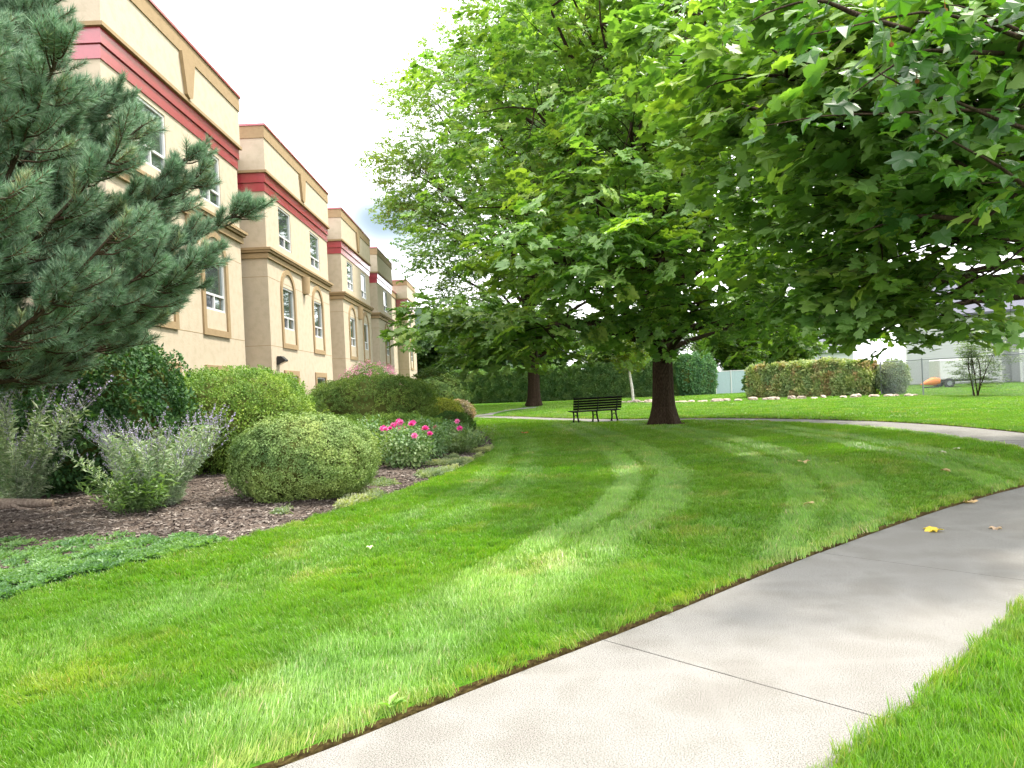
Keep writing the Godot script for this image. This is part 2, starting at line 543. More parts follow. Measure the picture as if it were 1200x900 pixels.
func ground() -> void:
	var b := MB.new()
	var R := 2600.0
	b.quad(Vector3(-R, -0.035, -R), Vector3(R, -0.035, -R), Vector3(R, -0.035, 200), Vector3(-R, -0.035, 200))
	structure("ground", b.mesh(), M.soil)
	# inner lawn between bed and walk
	var p := PackedVector2Array()
	for i in inner.size():
		var d := (inner[mini(i + 1, inner.size() - 1)] - inner[maxi(i - 1, 0)]).normalized()
		if inner[i].x > -4.9 or inner[i].y < -20:
			p.append(inner[i] - Vector2(-d.y, d.x) * (0.032 + 0.028 * nz.get_noise_2d(inner[i].x * 3, inner[i].y * 3)))
		if inner[i].x < -3.4 and inner[i].y < -35: break
	for i in range(bed_edge.size() - 1, -1, -1):
		p.append(bed_edge[i] + Vector2(0.02 * nz.get_noise_2d(bed_edge[i].x * 5, bed_edge[i].y * 5), 0))
	cut_edge(p, LAWN_Y, structure("lawn", sheet(p, LAWN_Y), M.turf))
	# outer lawn
	p = PackedVector2Array()
	for i in outer.size():
		var d := (inner[mini(i + 1, inner.size() - 1)] - inner[maxi(i - 1, 0)]).normalized()
		p.append(outer[i] + Vector2(-d.y, d.x) * (0.025 + 0.025 * nz.get_noise_2d(outer[i].x * 3 + 50, outer[i].y * 3)))
	for q in [Vector2(-8.6, -120), Vector2(90, -120), Vector2(90, 30), Vector2(-16, 30)]: p.append(q)
	cut_edge(p, LAWN_Y, structure("lawn", sheet(p, LAWN_Y), M.turf))
	var ringp := PackedVector2Array()
	for k in 36:
		var a := TAU * k / 36.0
		ringp.append(Vector2(4.85, -24.55) + Vector2(cos(a), sin(a)) * (0.85 + 0.2 * nz.get_noise_2d(cos(a) * 2 + 9, sin(a) * 2)))
	structure("soil_patch", sheet(ringp, LAWN_Y + 0.005), M.soil)
	# planting bed: gently mounded mulch, ruled between its lawn edge and the building
	b = MB.new()
	var rows := bed_edge.size()
	var cols := 70
	var grid := []
	for i in rows:
		var e := bed_edge[i]
		var back := -9.2 if e.y < -15.9 else -17.0
		var r := PackedVector3Array()
		for j in cols + 1:
			var f := pow(float(j) / cols, 1.4)
			var x := lerpf(e.x, back, f)
			var hgt := 0.012 + 0.06 * smoothstep(0.0, 1.2, absf(x - e.x)) + 0.03 * nz.get_noise_2d(x * 2.2, e.y * 2.2) * smoothstep(0.0, 0.2, absf(x - e.x))
			r.append(Vector3(x, maxf(hgt, -0.02), e.y))
		grid.append(r)
	for i in rows - 1:
		for j in cols:
			b.quad(grid[i][j], grid[i][j + 1], grid[i + 1][j + 1], grid[i + 1][j])
	structure("planting_bed", b.mesh(), M.mulch)
	# hills far behind
	b = MB.new()
	var prev := []
	for k in 81:
		var a := lerpf(-1.1, 0.12, k / 80.0)
		var d := Vector3(sin(a), 0, -cos(a))
		var h := 150.0 + 90.0 * nz.get_noise_1d(a * 3.0) + 20.0 * nz.get_noise_1d(a * 14.0) + 90.0 * exp(-pow((a + 0.11) / 0.1, 2.0))
		h *= smoothstep(0.12, -0.05, a)
		var cur := [d * 1700 + Vector3(0, -2, 0), d * 2000 + Vector3(0, h * 0.65, 0), d * 2300 + Vector3(0, h, 0), d * 2590 + Vector3(0, -2, 0)]
		if k > 0:
			for q in 3: b.quad(prev[q], prev[q + 1], cur[q + 1], cur[q])
		prev = cur
	structure("hills", b.mesh(), M.hill)

func slab_mesh(lo: PackedVector2Array, hi: PackedVector2Array, y: float) -> ArrayMesh:
	var b := MB.new()
	var n := lo.size()
	var e := 0.012
	for i in n - 1:
		var a := lo[i]; var c := lo[i + 1]; var p := hi[i]; var q := hi[i + 1]
		var ua := (p - a).normalized() * e; var uc := (q - c).normalized() * e
		var A := Vector3(a.x + ua.x, y, a.y + ua.y); var C := Vector3(c.x + uc.x, y, c.y + uc.y)
		var P := Vector3(p.x - ua.x, y, p.y - ua.y); var Q := Vector3(q.x - uc.x, y, q.y - uc.y)
		b.quad(A, C, Q, P)
		b.quad(Vector3(a.x, y - e, a.y), Vector3(c.x, y - e, c.y), C, A)
		b.quad(Vector3(a.x, y - 0.1, a.y), Vector3(c.x, y - 0.1, c.y), Vector3(c.x, y - e, c.y), Vector3(a.x, y - e, a.y))
		b.quad(P, Q, Vector3(q.x, y - e, q.y), Vector3(p.x, y - e, p.y))
		b.quad(Vector3(p.x, y - e, p.y), Vector3(q.x, y - e, q.y), Vector3(q.x, y - 0.1, q.y), Vector3(p.x, y - 0.1, p.y))
	for i in [0, n - 1]:
		var a := lo[i]; var p := hi[i]
		var t := (lo[1] - lo[0]).normalized() * e if i == 0 else (lo[n - 2] - lo[n - 1]).normalized() * e
		b.quad(Vector3(a.x, y, a.y), Vector3(p.x, y, p.y), Vector3(p.x, y - 0.1, p.y), Vector3(a.x, y - 0.1, a.y))
	return b.mesh()

func run_slabs(root: Node3D, lo: PackedVector2Array, hi: PackedVector2Array, first: float, every: float, y: float) -> void:
	var acc := every - first
	var a := PackedVector2Array([lo[0]])
	var c := PackedVector2Array([hi[0]])
	var tilt := 0.0
	for i in range(1, lo.size()):
		var seg := lo[i - 1].distance_to(lo[i])
		var start := acc
		acc += seg
		if acc >= every:
			var f := (every - start) / seg
			var x := lo[i - 1].lerp(lo[i], f)
			var z := hi[i - 1].lerp(hi[i], f)
			var gap := (lo[i] - lo[i - 1]).normalized() * 0.007
			a.append(x - gap); c.append(z - gap)
			part("slab", slab_mesh(a, c, y + tilt), M.concrete, root)
			tilt = rf(-0.004, 0.004)
			a = PackedVector2Array([x + gap]); c = PackedVector2Array([z + gap])
			acc -= every
		a.append(lo[i]); c.append(hi[i])
	part("slab", slab_mesh(a, c, y), M.concrete, root)

func walk() -> void:
	var root := Node3D.new()
	root.name = "path"
	root.set_meta("kind", "structure")
	add_child(root)
	var along := 0.0
	for i in inner.size() - 1:
		if inner[i].x > 0.33 and inner[i].y > -10: break
		along += inner[i].distance_to(inner[i + 1])
	run_slabs(root, inner, outer, fmod(along, 2.75), 2.75, 0.008)
	# branch walk that turns away behind the first fork
	root = Node3D.new()
	root.name = "path_001"
	root.set_meta("kind", "structure")
	add_child(root)
	var lo := catmull([Vector2(-2.3, -38.9), Vector2(-2.3, -41.0), Vector2(-1.7, -45.0), Vector2(-0.4, -48.0), Vector2(3.0, -50.5), Vector2(8, -52.0)], 0.3)
	var hi := PackedVector2Array()
	for i in lo.size():
		var d := (lo[mini(i + 1, lo.size() - 1)] - lo[maxi(i - 1, 0)]).normalized()
		hi.append(lo[i] + Vector2(-d.y, d.x) * 1.3)
	run_slabs(root, lo, hi, 1.5, 2.75, 0.042)

# ---------------------------------------------------------------- the stucco residence
const FX := -8.0     # front plane of the bays
const RX := -8.9     # plane of the recessed wall
var house: Node3D

# wall plane x = px with rectangular openings [z_lo, z_hi, y_lo, y_hi], and reveals going inwards
func wall_x(b: MB, px: float, z0: float, z1: float, y0: float, y1: float, holes: Array, depth := 0.1) -> void:
	var zs := [z0, z1]
	var ys := [y0, y1]
	for h in holes:
		zs.append_array([h[0], h[1]]); ys.append_array([h[2], h[3]])
	zs.sort(); ys.sort()
	for i in zs.size() - 1:
		for j in ys.size() - 1:
			if zs[i + 1] - zs[i] < 1e-4 or ys[j + 1] - ys[j] < 1e-4: continue
			var cz: float = (zs[i] + zs[i + 1]) / 2; var cy: float = (ys[j] + ys[j + 1]) / 2
			var open := false
			for h in holes:
				if cz > h[0] and cz < h[1] and cy > h[2] and cy < h[3]: open = true
			if not open:
				b.quad(Vector3(px, ys[j], zs[i]), Vector3(px, ys[j], zs[i + 1]), Vector3(px, ys[j + 1], zs[i + 1]), Vector3(px, ys[j + 1], zs[i]))
	for h in holes:
		var q := px - depth
		b.quad(Vector3(px, h[2], h[0]), Vector3(q, h[2], h[0]), Vector3(q, h[3], h[0]), Vector3(px, h[3], h[0]))
		b.quad(Vector3(px, h[2], h[1]), Vector3(q, h[2], h[1]), Vector3(q, h[3], h[1]), Vector3(px, h[3], h[1]))
		b.quad(Vector3(px, h[2], h[0]), Vector3(px, h[2], h[1]), Vector3(q, h[2], h[1]), Vector3(q, h[2], h[0]))
		b.quad(Vector3(px, h[3], h[0]), Vector3(px, h[3], h[1]), Vector3(q, h[3], h[1]), Vector3(q, h[3], h[0]))

# window of width w, height h; local x across, y up from sill, z outwards; glass sits back in the opening
func window(at: Vector3, turn: float, w: float, h: float, style: int, deep := 0.1) -> Node3D:
	var o := Node3D.new()
	o.name = "window"
	house.add_child(o, true)
	o.position = at
	o.rotation.y = turn
	var b := MB.new()
	var f := 0.065
	var z0 := -deep; var z1 := -deep + 0.075
	b.bx(-w / 2, -w / 2 + f, 0, h, z0, z1); b.bx(w / 2 - f, w / 2, 0, h, z0, z1)
	b.bx(-w / 2 + f, w / 2 - f, 0, f, z0, z1); b.bx(-w / 2 + f, w / 2 - f, h - f, h, z0, z1)
	var tr := h * 0.29
	b.bx(-w / 2 + f, w / 2 - f, tr - 0.03, tr + 0.03, z0, z1 - 0.003)
	b.bx(-0.035, 0.035, f, tr - 0.03, z0, z1 - 0.006)
	part("frame", b.mesh(), M.vinyl, o)
	b = MB.new(); b.bx(-w / 2 + f - 0.01, w / 2 - f + 0.01, tr, h - f + 0.01, z0 + 0.02, z0 + 0.028)
	part("pane", b.mesh(), M.pane, o)
	for s in [-1.0, 1.0]:
		b = MB.new(); b.bx(s * 0.01, s * (w / 2 - f + 0.01), f - 0.01, tr, z0 + 0.016 + 0.006 * s, z0 + 0.024 + 0.006 * s)
		part("sash_pane", b.mesh(), M.pane if s > 0 else M.pane2, o)
	if style == 1:       # arched surround with a panel under the sill
		b = MB.new()
		var ow := w / 2 + 0.2; var iw := w / 2 + 0.0
		var lo := -0.72; var sp := h - 0.22; var pr := 0.05
		b.bx(-ow, -iw, lo, sp, 0, pr); b.bx(iw, ow, lo, sp, 0, pr); b.bx(-iw, iw, lo, lo + 0.18, 0, pr)
		var K := 14
		for k in K:
			var a0 := PI * k / K; var a1 := PI * (k + 1) / K
			var rise := 0.92
			var pi0 := Vector2(cos(a0) * iw, sp + sin(a0) * iw * rise); var pi1 := Vector2(cos(a1) * iw, sp + sin(a1) * iw * rise)
			var po0 := Vector2(cos(a0) * ow, sp + sin(a0) * ow * rise); var po1 := Vector2(cos(a1) * ow, sp + sin(a1) * ow * rise)
			b.quad(Vector3(pi0.x, pi0.y, pr), Vector3(pi1.x, pi1.y, pr), Vector3(po1.x, po1.y, pr), Vector3(po0.x, po0.y, pr))
			b.quad(Vector3(pi0.x, pi0.y, 0), Vector3(pi1.x, pi1.y, 0), Vector3(pi1.x, pi1.y, pr), Vector3(pi0.x, pi0.y, pr))
			b.quad(Vector3(po0.x, po0.y, pr), Vector3(po1.x, po1.y, pr), Vector3(po1.x, po1.y, 0), Vector3(po0.x, po0.y, 0))
		part("arched_surround", b.mesh(), M.trim, o)
	elif style == 2:     # plain square surround
		b = MB.new()
		var ow2 := w / 2 + 0.2
		b.bx(-ow2, -w / 2, -0.15, h, 0, 0.05); b.bx(w / 2, ow2, -0.15, h, 0, 0.05); b.bx(-ow2, ow2, h, h + 0.2, 0, 0.05)
		part("surround", b.mesh(), M.trim, o)
	return o

func ring(b: MB, z0: float, z1: float, y0: float, y1: float, out: float, back := -1.3) -> void:   # moulding wrapped round a bay
	b.bx(FX + back, FX + out, y0, y1, -z0 + out, -z1 - out)

func bay(z0: float, z1: float, cols: Array, mid: float, close_front := true) -> void:
	var holes := []
	for c in cols:
		holes.append([-c - 0.8, -c + 0.8, 0.84, 2.24]); holes.append([-c - 0.8, -c + 0.8, 3.98, 5.54]); holes.append([-c - 0.8, -c + 0.8, 7.01, 8.49])
	var b := MB.new()
	wall_x(b, FX, -z1, -z0, 0, 8.62, holes)
	for z in [-z0, -z1]:
		b.quad(Vector3(FX, 0, z), Vector3(RX - 0.4, 0, z), Vector3(RX - 0.4, 8.62, z), Vector3(FX, 8.62, z))
	b.bx(FX - 0.9, FX - 0.16, 0, 8.6, -z0 - 0.02, -z1 + 0.02)   # dark core behind the glass
	var w := part("bay", b.mesh(), M.stucco, house)
	b = MB.new(); ring(b, z0, z1, 9.33, 10.46, 0.1)
	part("parapet", b.mesh(), M.stucco, w)
	b = MB.new(); ring(b, z0, z1, 10.44, 10.86, 0.13)
	part("parapet_trim", b.mesh(), M.trim, w)
	b = MB.new(); ring(b, z0, z1, 10.86, 10.93, 0.17)
	part("coping", b.mesh(), M.red, w)
	b = MB.new(); ring(b, z0, z1, 9.25, 9.335, 0.15)
	part("ledge", b.mesh(), M.trim, w)
	b = MB.new(); ring(b, z0, z1, 8.62, 8.9, 0.03); ring(b, z0, z1, 8.9, 8.925, 0.01)
	part("fascia", b.mesh(), M.red, w)
	b = MB.new(); ring(b, z0, z1, 8.925, 9.25, 0.07)
	part("fascia", b.mesh(), M.red, w)
	b = MB.new(); ring(b, z0, z1, 6.3, 6.46, 0.08); ring(b, z0, z1, 6.46, 6.5, 0.05); ring(b, z0, z1, 6.5, 6.58, 0.14); ring(b, z0, z1, 6.58, 6.66, 0.19)
	part("cornice", b.mesh(), M.trim, w)
	for y in [3.27, 5.66]:
		b = MB.new(); b.bx(RX, FX + 0.004, y, y + 0.014, -z0 + 0.004, -z1 - 0.004)
		part("control_joint", b.mesh(), M.trim, w)
	if mid > 0:
		b = MB.new()       # tapered bracket on the parapet
		var x0 := FX + 0.09; var x1 := FX + 0.19
		var tp := [Vector3(x1, 10.44, -mid + 0.42), Vector3(x1, 10.44, -mid - 0.42), Vector3(x1, 9.42, -mid - 0.17), Vector3(x1, 9.34, -mid), Vector3(x1, 9.42, -mid + 0.17)]
		for k in range(1, 4): b.tri(tp[0], tp[k], tp[k + 1])
		for k in 5:
			var p: Vector3 = tp[k]; var q: Vector3 = tp[(k + 1) % 5]
			b.quad(p, q, Vector3(x0, q.y, q.z), Vector3(x0, p.y, p.z))
		part("bracket", b.mesh(), M.trim, w)
		b = MB.new()       # rounded corbel hanging below the cornice
		var pts := PackedVector3Array(); var rd := PackedFloat32Array()
		for q in [[5.6, 0.02], [5.61, 0.2], [5.68, 0.24], [6.1, 0.26], [6.31, 0.27]]:
			pts.append(Vector3(FX, q[0], -mid)); rd.append(q[1])
		b.tube(pts, rd, 14)
		part("corbel", b.mesh(), M.trim, w)
	for c in cols:
		window(Vector3(FX, 0.84, -c), PI / 2, 1.6, 1.4, 2)
		window(Vector3(FX, 3.98, -c), PI / 2, 1.6, 1.56, 1)
		window(Vector3(FX, 7.01, -c), PI / 2, 1.6, 1.48, 0)

func recess(z0: float, z1: float) -> void:
	var c := (z0 + z1) / 2
	var holes := []
	for y in [[0.84, 2.24], [3.98, 5.54], [7.01, 8.3]]:
		holes.append([-c - 0.55, -c + 0.55, y[0], y[1]])
	var b := MB.new()
	wall_x(b, RX, -z1, -z0, 0, 9.3, holes)
	b.bx(RX - 1.0, RX - 0.16, 0, 9.2, -z0 - 0.02, -z1 + 0.02)
	var w := part("wall", b.mesh(), M.stucco, house)
	b = MB.new(); b.bx(RX - 0.4, RX + 0.05, 9.3, 9.72, -z0, -z1)
	part("parapet_trim", b.mesh(), M.trim, w)
	b = MB.new(); b.bx(RX - 0.4, RX + 0.1, 9.72, 9.8, -z0, -z1)
	part("coping", b.mesh(), M.red, w)
	for e in [c - 0.95, c + 0.95]:
		b = MB.new(); b.bx(RX, RX + 0.07, 3.3, 9.3, -e - 0.14, -e + 0.14)
		part("pilaster", b.mesh(), M.trim, w)
	b = MB.new(); b.bx(RX, RX + 0.004, 3.27, 3.284, -z0, -z1)
	part("control_joint", b.mesh(), M.trim, w)
	for y in [[0.84, 1.4], [3.98, 1.56], [7.01, 1.29]]:
		window(Vector3(RX, y[0], -c), PI / 2, 1.1, y[1], 0)

func building() -> void:
	house = thing("apartment_building", "three-storey tan stucco residence with red cornice bands and arched windows along the garden", "building", Vector3.ZERO, 0.0101)
	var bays := [[15.9, 24.0, [18.1, 21.7], 20.1], [26.7, 36.1, [29.1, 33.7], 31.5], [39.2, 47.4, [41.4, 45.4], 43.4], [50.3, 56.7, [53.7], 0.0], [65.6, 71.4, [67.6], 0.0]]
	for k in bays.size():
		var a: Array = bays[k]
		bay(a[0], a[1], a[2], a[3])
		if k + 1 < bays.size(): recess(a[1], bays[k + 1][0])
	# main body behind, with the end wall that faces the pine
	var b := MB.new()
	b.bx(-26, RX - 0.3, 0, 9.3, -16.6, -74)
	var w := part("wall", b.mesh(), M.stucco, house)
	b = MB.new(); b.bx(-26.05, RX - 0.25, 9.3, 9.72, -16.55, -74.05)
	part("parapet_trim", b.mesh(), M.trim, w)
	b = MB.new(); b.bx(-26.1, RX - 0.2, 9.72, 9.8, -16.5, -74.1)
	part("coping", b.mesh(), M.red, w)
	b = MB.new(); b.bx(RX - 0.3, RX, 0, 9.3, -71.4, -74)
	part("wall", b.mesh(), M.stucco, house)
	for x in [-11.2, -14.6]:
		for y in [[0.84, 1.4], [3.98, 1.56], [7.01, 1.48]]:
			window(Vector3(x, y[0], -16.52), 0.0, 1.6, y[1], 2, 0.05)

func lamp() -> void:
	var o := thing("wall_lamp", "small dark wall light fixed to the tan wall above the largest round shrub", "wall lamp", Vector3(-8.0 - 0.0101 * 27.35 + 0.002, 2.62, -27.35), PI / 2 + 0.0101)
	var b := MB.new()
	var prof := [Vector2(0.0, 0.0), Vector2(0.02, 0.3), Vector2(0.16, 0.3), Vector2(0.3, 0.17), Vector2(0.3, 0.12), Vector2(0.04, 0.0)]
	for s in [-0.19, 0.19]:
		for k in range(1, 5): b.tri(Vector3(s, prof[0].y, prof[0].x), Vector3(s, prof[k].y, prof[k].x), Vector3(s, prof[k + 1].y, prof[k + 1].x))
	for k in 6:
		var p: Vector2 = prof[k]; var q: Vector2 = prof[(k + 1) % 6]
		b.quad(Vector3(-0.19, p.y, p.x), Vector3(0.19, p.y, p.x), Vector3(0.19, q.y, q.x), Vector3(-0.19, q.y, q.x))
	part("housing", b.mesh(), M.black, o)
	b = MB.new()
	b.quad(Vector3(-0.15, 0.112, 0.295), Vector3(0.15, 0.112, 0.295), Vector3(0.15, 0.008, 0.07), Vector3(-0.15, 0.008, 0.07))
	part("lens", b.mesh(), M.glass_lens, o)

# ---------------------------------------------------------------- behind the lawn
func siding_wall(o: Node3D, x0: float, x1: float, y0: float, y1: float, z: float, holes: Array) -> void:
	var meshes := {}
	var y := y0
	while y < y1 - 0.05:
		var runs := [[x0, x1]]
		for h in holes:
			if y + 0.2 > h[2] and y < h[3]:
				var nw := []
				for r in runs:
					if h[0] > r[0] and h[1] < r[1]:
						nw.append([r[0], h[0]]); nw.append([h[1], r[1]])
					else: nw.append(r)
				runs = nw
		for r in runs:
			var l: float = r[1] - r[0]
			var key := "%.3f" % l
			if not meshes.has(key):
				var b := MB.new()
				b.quad(Vector3(0, 0, 0.028), Vector3(l, 0, 0.028), Vector3(l, 0.2, 0.006), Vector3(0, 0.2, 0.006))
				b.quad(Vector3(0, 0, 0), Vector3(l, 0, 0), Vector3(l, 0, 0.028), Vector3(0, 0, 0.028))
				meshes[key] = b.mesh()
			part("siding_board", meshes[key], M.siding, o, Transform3D(Basis(), Vector3(r[0], y, z)))
		y += 0.2

func back_of_garden() -> void:
	# white clapboard house on the right
	var o := thing("clapboard_house", "white clapboard house beyond the chain link fence at the right edge", "house", Vector3(30.9, 0, -60), deg_to_rad(-57.9))
	var b := MB.new()
	b.bx(0, 6.87, 0, 5.2, -9, -0.02); b.bx(8.05, 12, 0, 5.2, -9, -0.02); b.bx(6.87, 8.05, 4.6, 5.2, -9, -0.02); b.bx(6.87, 8.05, 0, 4.6, -9, -1.3)
	part("wall", b.mesh(), M.siding, o)
	siding_wall(o, 0, 12, 0.15, 5.1, 0.0, [[6.75, 8.17, 0, 4.75], [5.55, 6.3, 2.3, 3.8]])
	siding_wall(o, 6.88, 8.04, 0.15, 4.5, -1.29, [])
	b = MB.new()
	b.bx(6.72, 6.87, 0, 4.75, -0.02, 0.05); b.bx(8.05, 8.2, 0, 4.75, -0.02, 0.05); b.bx(6.87, 8.05, 4.6, 4.75, -0.02, 0.05)
	part("porch_trim", b.mesh(), M.vinyl, o)
	b = MB.new(); b.bx(5.6, 6.25, 2.35, 3.75, 0.0, 0.015)
	var wi := part("window", b.mesh(), M.pane, o)
	b = MB.new(); b.bx(5.52, 5.6, 2.27, 3.83, -0.01, 0.05); b.bx(6.25, 6.33, 2.27, 3.83, -0.01, 0.05); b.bx(5.6, 6.25, 2.27, 2.35, -0.01, 0.05); b.bx(5.6, 6.25, 3.75, 3.83, -0.01, 0.05); b.bx(5.89, 5.95, 2.35, 3.75, -0.01, 0.045)
	part("frame", b.mesh(), M.vinyl, wi)
	b = MB.new(); b.bx(-0.08, 0.06, 0, 5.2, -0.1, 0.05)
	part("corner_board", b.mesh(), M.vinyl, o)
	b = MB.new()
	b.quad(Vector3(-0.5, 5.15, 0.5), Vector3(12.5, 5.15, 0.5), Vector3(12.5, 8.2, -4.5), Vector3(-0.5, 8.2, -4.5))
	b.quad(Vector3(-0.5, 5.15, -9.5), Vector3(12.5, 5.15, -9.5), Vector3(12.5, 8.2, -4.5), Vector3(-0.5, 8.2, -4.5))
	b.bx(-0.5, 12.5, 5.0, 5.15, 0.3, 0.5)
	part("roof", b.mesh(), M.roof, o)
	b = MB.new()
	b.tri(Vector3(0, 5.2, -0.02), Vector3(0, 8.0, -4.5), Vector3(0, 5.2, -9))
	part("gable", b.mesh(), M.siding, o)
	# second house above the red-leaved hedge
	o = thing("neighbour_house", "white house with grey shingled roof, barely seen above the reddish hedge", "house", Vector3(24.5, 0, -82), 0.0)
	b = MB.new(); b.bx(0, 12, 0, 3.5, -8, 0)
	part("wall", b.mesh(), M.siding, o)
	for x in [3.6, 5.0, 8.4]:
		b = MB.new(); b.bx(x, x + 0.55, 1.6, 3.0, 0, 0.03)
		var p := part("window", b.mesh(), M.pane2, o)
		b = MB.new(); b.bx(x - 0.06, x, 1.54, 3.06, 0, 0.06); b.bx(x + 0.55, x + 0.61, 1.54, 3.06, 0, 0.06); b.bx(x, x + 0.55, 3.0, 3.06, 0, 0.06); b.bx(x, x + 0.55, 1.54, 1.6, 0, 0.06)
		part("frame", b.mesh(), M.vinyl, p)
	b = MB.new()
	b.quad(Vector3(-0.4, 3.4, 0.5), Vector3(12.4, 3.4, 0.5), Vector3(12.4, 5.6, -4), Vector3(-0.4, 5.6, -4))
	b.quad(Vector3(-0.4, 3.4, -8.5), Vector3(12.4, 3.4, -8.5), Vector3(12.4, 5.6, -4), Vector3(-0.4, 5.6, -4))
	part("roof", b.mesh(), M.roof, o)
	# chain link fence
	o = thing("chain_link_fence", "galvanised chain link fence with round posts before the white house", "fence", Vector3(19.9, 0, -41.5), 0.0)
	var dir := Vector3(1.35, 0, 10.0).normalized()
	var pm := MB.new(); pm.tube(PackedVector3Array([Vector3(0, -0.1, 0), Vector3(0, 1.86, 0), Vector3(0, 1.9, 0)]), PackedFloat32Array([0.035, 0.035, 0.012]), 8)
	var pmesh := pm.mesh()
	for k in 6: part("post", pmesh, M.steel, o, Transform3D(Basis(), dir * k * 3.4))
	b = MB.new()
	var L := 17.0
	b.tube(PackedVector3Array([Vector3(0, 1.82, 0), dir * L + Vector3(0, 1.82, 0)]), PackedFloat32Array([0.024, 0.024]), 6)
	part("top_rail", b.mesh(), M.steel, o)
	b = MB.new()
	var hgt := 1.76
	var s := -hgt
	while s < L:
		for lean in [1.0, -1.0]:
			var a := s; var y0 := 0.04; var y1 := hgt
			var e := s + (hgt - 0.04)
			var c0 := maxf(a, 0.0); var c1 := minf(e, L)
			if c1 - c0 < 0.02: continue
			var ya := y0 + (c0 - a); var yb := y0 + (c1 - a)
			if lean < 0: ya = hgt - (ya - y0); yb = hgt - (yb - y0)
			b.tube(PackedVector3Array([dir * c0 + Vector3(0.004 * lean, ya, 0), dir * c1 + Vector3(0.004 * lean, yb, 0)]), PackedFloat32Array([0.004, 0.004]), 3, false)
		s += 0.07
	part("wire_mesh", b.mesh(), M.steel, o)
	# blue-grey slatted panel fence
	o = thing("panel_fence", "pale blue-grey panel fence between the green hedge and red-leaved hedge", "fence", Vector3(16.0, 0, -60.5), 0.0)
	var sl := MB.new(); sl.bevel(Transform3D(Basis(), Vector3(0, 0.9, 0)), Vector3(0.148, 1.72, 0.02), 0.004)
	var slm := sl.mesh()
	for k in 24: part("slat", slm, M.slat, o, Transform3D(Basis(), Vector3(0.075 + k * 0.153, 0.03, rf(-0.004, 0.004))))
	var po := MB.new(); po.bx(-0.03, 0.03, 0, 1.88, 0.015, 0.06)
	var pom := po.mesh()
	for k in 4: part("post", pom, M.vinyl, o, Transform3D(Basis(), Vector3(0.03 + k * 1.2, 0, 0)))
	b = MB.new(); b.bx(-0.02, 3.7, 1.8, 1.86, -0.03, 0.03)
	part("top_rail", b.mesh(), M.vinyl, o)
	# white trailer and the orange hull beside it
	o = thing("white_trailer", "low white box trailer with dark undercarriage parked behind the chain link fence", "trailer", Vector3(29.0, 0, -50.0), deg_to_rad(-8))
	b = MB.new(); b.bevel(Transform3D(Basis(), Vector3(0, 1.2, 0)), Vector3(2.9, 1.3, 1.7), 0.06)
	part("body", b.mesh(), M.vinyl, o)
	b = MB.new(); b.bx(-1.4, 1.5, 0.42, 0.55, -0.8, 0.8); b.bx(1.5, 2.3, 0.4, 0.48, -0.06, 0.06)
	part("chassis", b.mesh(), M.rubber, o)
	for q in [0.86, -0.86]:
		b = MB.new(); b.tube(PackedVector3Array([Vector3(-0.9, 0.32, q - 0.09), Vector3(-0.9, 0.32, q + 0.09)]), PackedFloat32Array([0.32, 0.32]), 18)
		var wh := part("wheel", b.mesh(), M.rubber, o)
		b = MB.new(); b.tube(PackedVector3Array([Vector3(-0.9, 0.32, q - 0.095), Vector3(-0.9, 0.32, q + 0.095)]), PackedFloat32Array([0.16, 0.16]), 12)
		part("rim", b.mesh(), M.steel, wh)
	o = thing("orange_kayak", "small orange pointed hull lying on the grass behind the chain link fence", "kayak", Vector3(26.85, 0.25, -49.4), deg_to_rad(-10))
	b = MB.new()
	var pts := PackedVector3Array(); var rd := PackedFloat32Array()
	for k in 11:
		var f := k / 10.0
		pts.append(Vector3(-0.6 + f * 1.15, 0.05 + 0.2 * sin(f * 1.6), 0)); rd.append(0.015 + 0.27 * pow(sin(minf(f * 1.9, PI * 0.5)), 1.2) * (1.0 if f < 0.9 else 0.7))
	b.tube(pts, rd, 14)
	part("hull", b.mesh(), M.orange, o)
	b = MB.new(); b.bevel(Transform3D(Basis(), Vector3(0, -0.14, 0)), Vector3(0.9, 0.1, 0.4), 0.02)
	part("cradle", b.mesh(), M.rubber, o)
	# hedges
	var dk := Color(0.035, 0.085, 0.03); var md := Color(0.06, 0.14, 0.04); var lt := Color(0.11, 0.21, 0.06)
	dk = Color(0.09, 0.19, 0.07); lt = Color(0.26, 0.4, 0.15)
	hedge("ivy_hedge", "long dark green ivy hedge across the back of the lawn", "hedge", Vector3(-6.5, 0, -71), Vector3(13.6, 0, -60.5), 1.4, 2.75, 0.3, 9000, dk, lt, 0.12)
	var gnum := 0
	for x in [13.6, 14.5, 15.3]:
		gnum += 1
		shrub("arborvitae", ["narrow upright evergreen nearest the big trunk, left of the panel fence", "middle one of three narrow upright evergreens left of the panel fence", "narrow upright evergreen touching the panel fence"][gnum - 1], "evergreen", Vector3(x, 0, -59.6 - gnum * 0.3), Vector3(0.7, 1.75, 0.7), 1.55, 900, 0.13, Color(0.07, 0.17, 0.07), Color(0.16, 0.31, 0.14), "upright evergreens")
	hedge("creeper_hedge", "hedge of green and reddish creeper behind the stones", "hedge", Vector3(14.9, 0, -47.2), Vector3(19.6, 0, -42.0), 1.2, 1.8, 0.25, 5200, Color(0.17, 0.24, 0.08), Color(0.42, 0.48, 0.2), 0.15, Color(0.42, 0.2, 0.12))
	shrub("light_shrub", "pale green rounded shrub at the panel fence end of the creeper hedge", "shrub", Vector3(15.45, 0, -47.6), Vector3(1.0, 1.15, 1.0), 0.9, 900, 0.13, Color(0.12, 0.22, 0.07), Color(0.26, 0.38, 0.14))
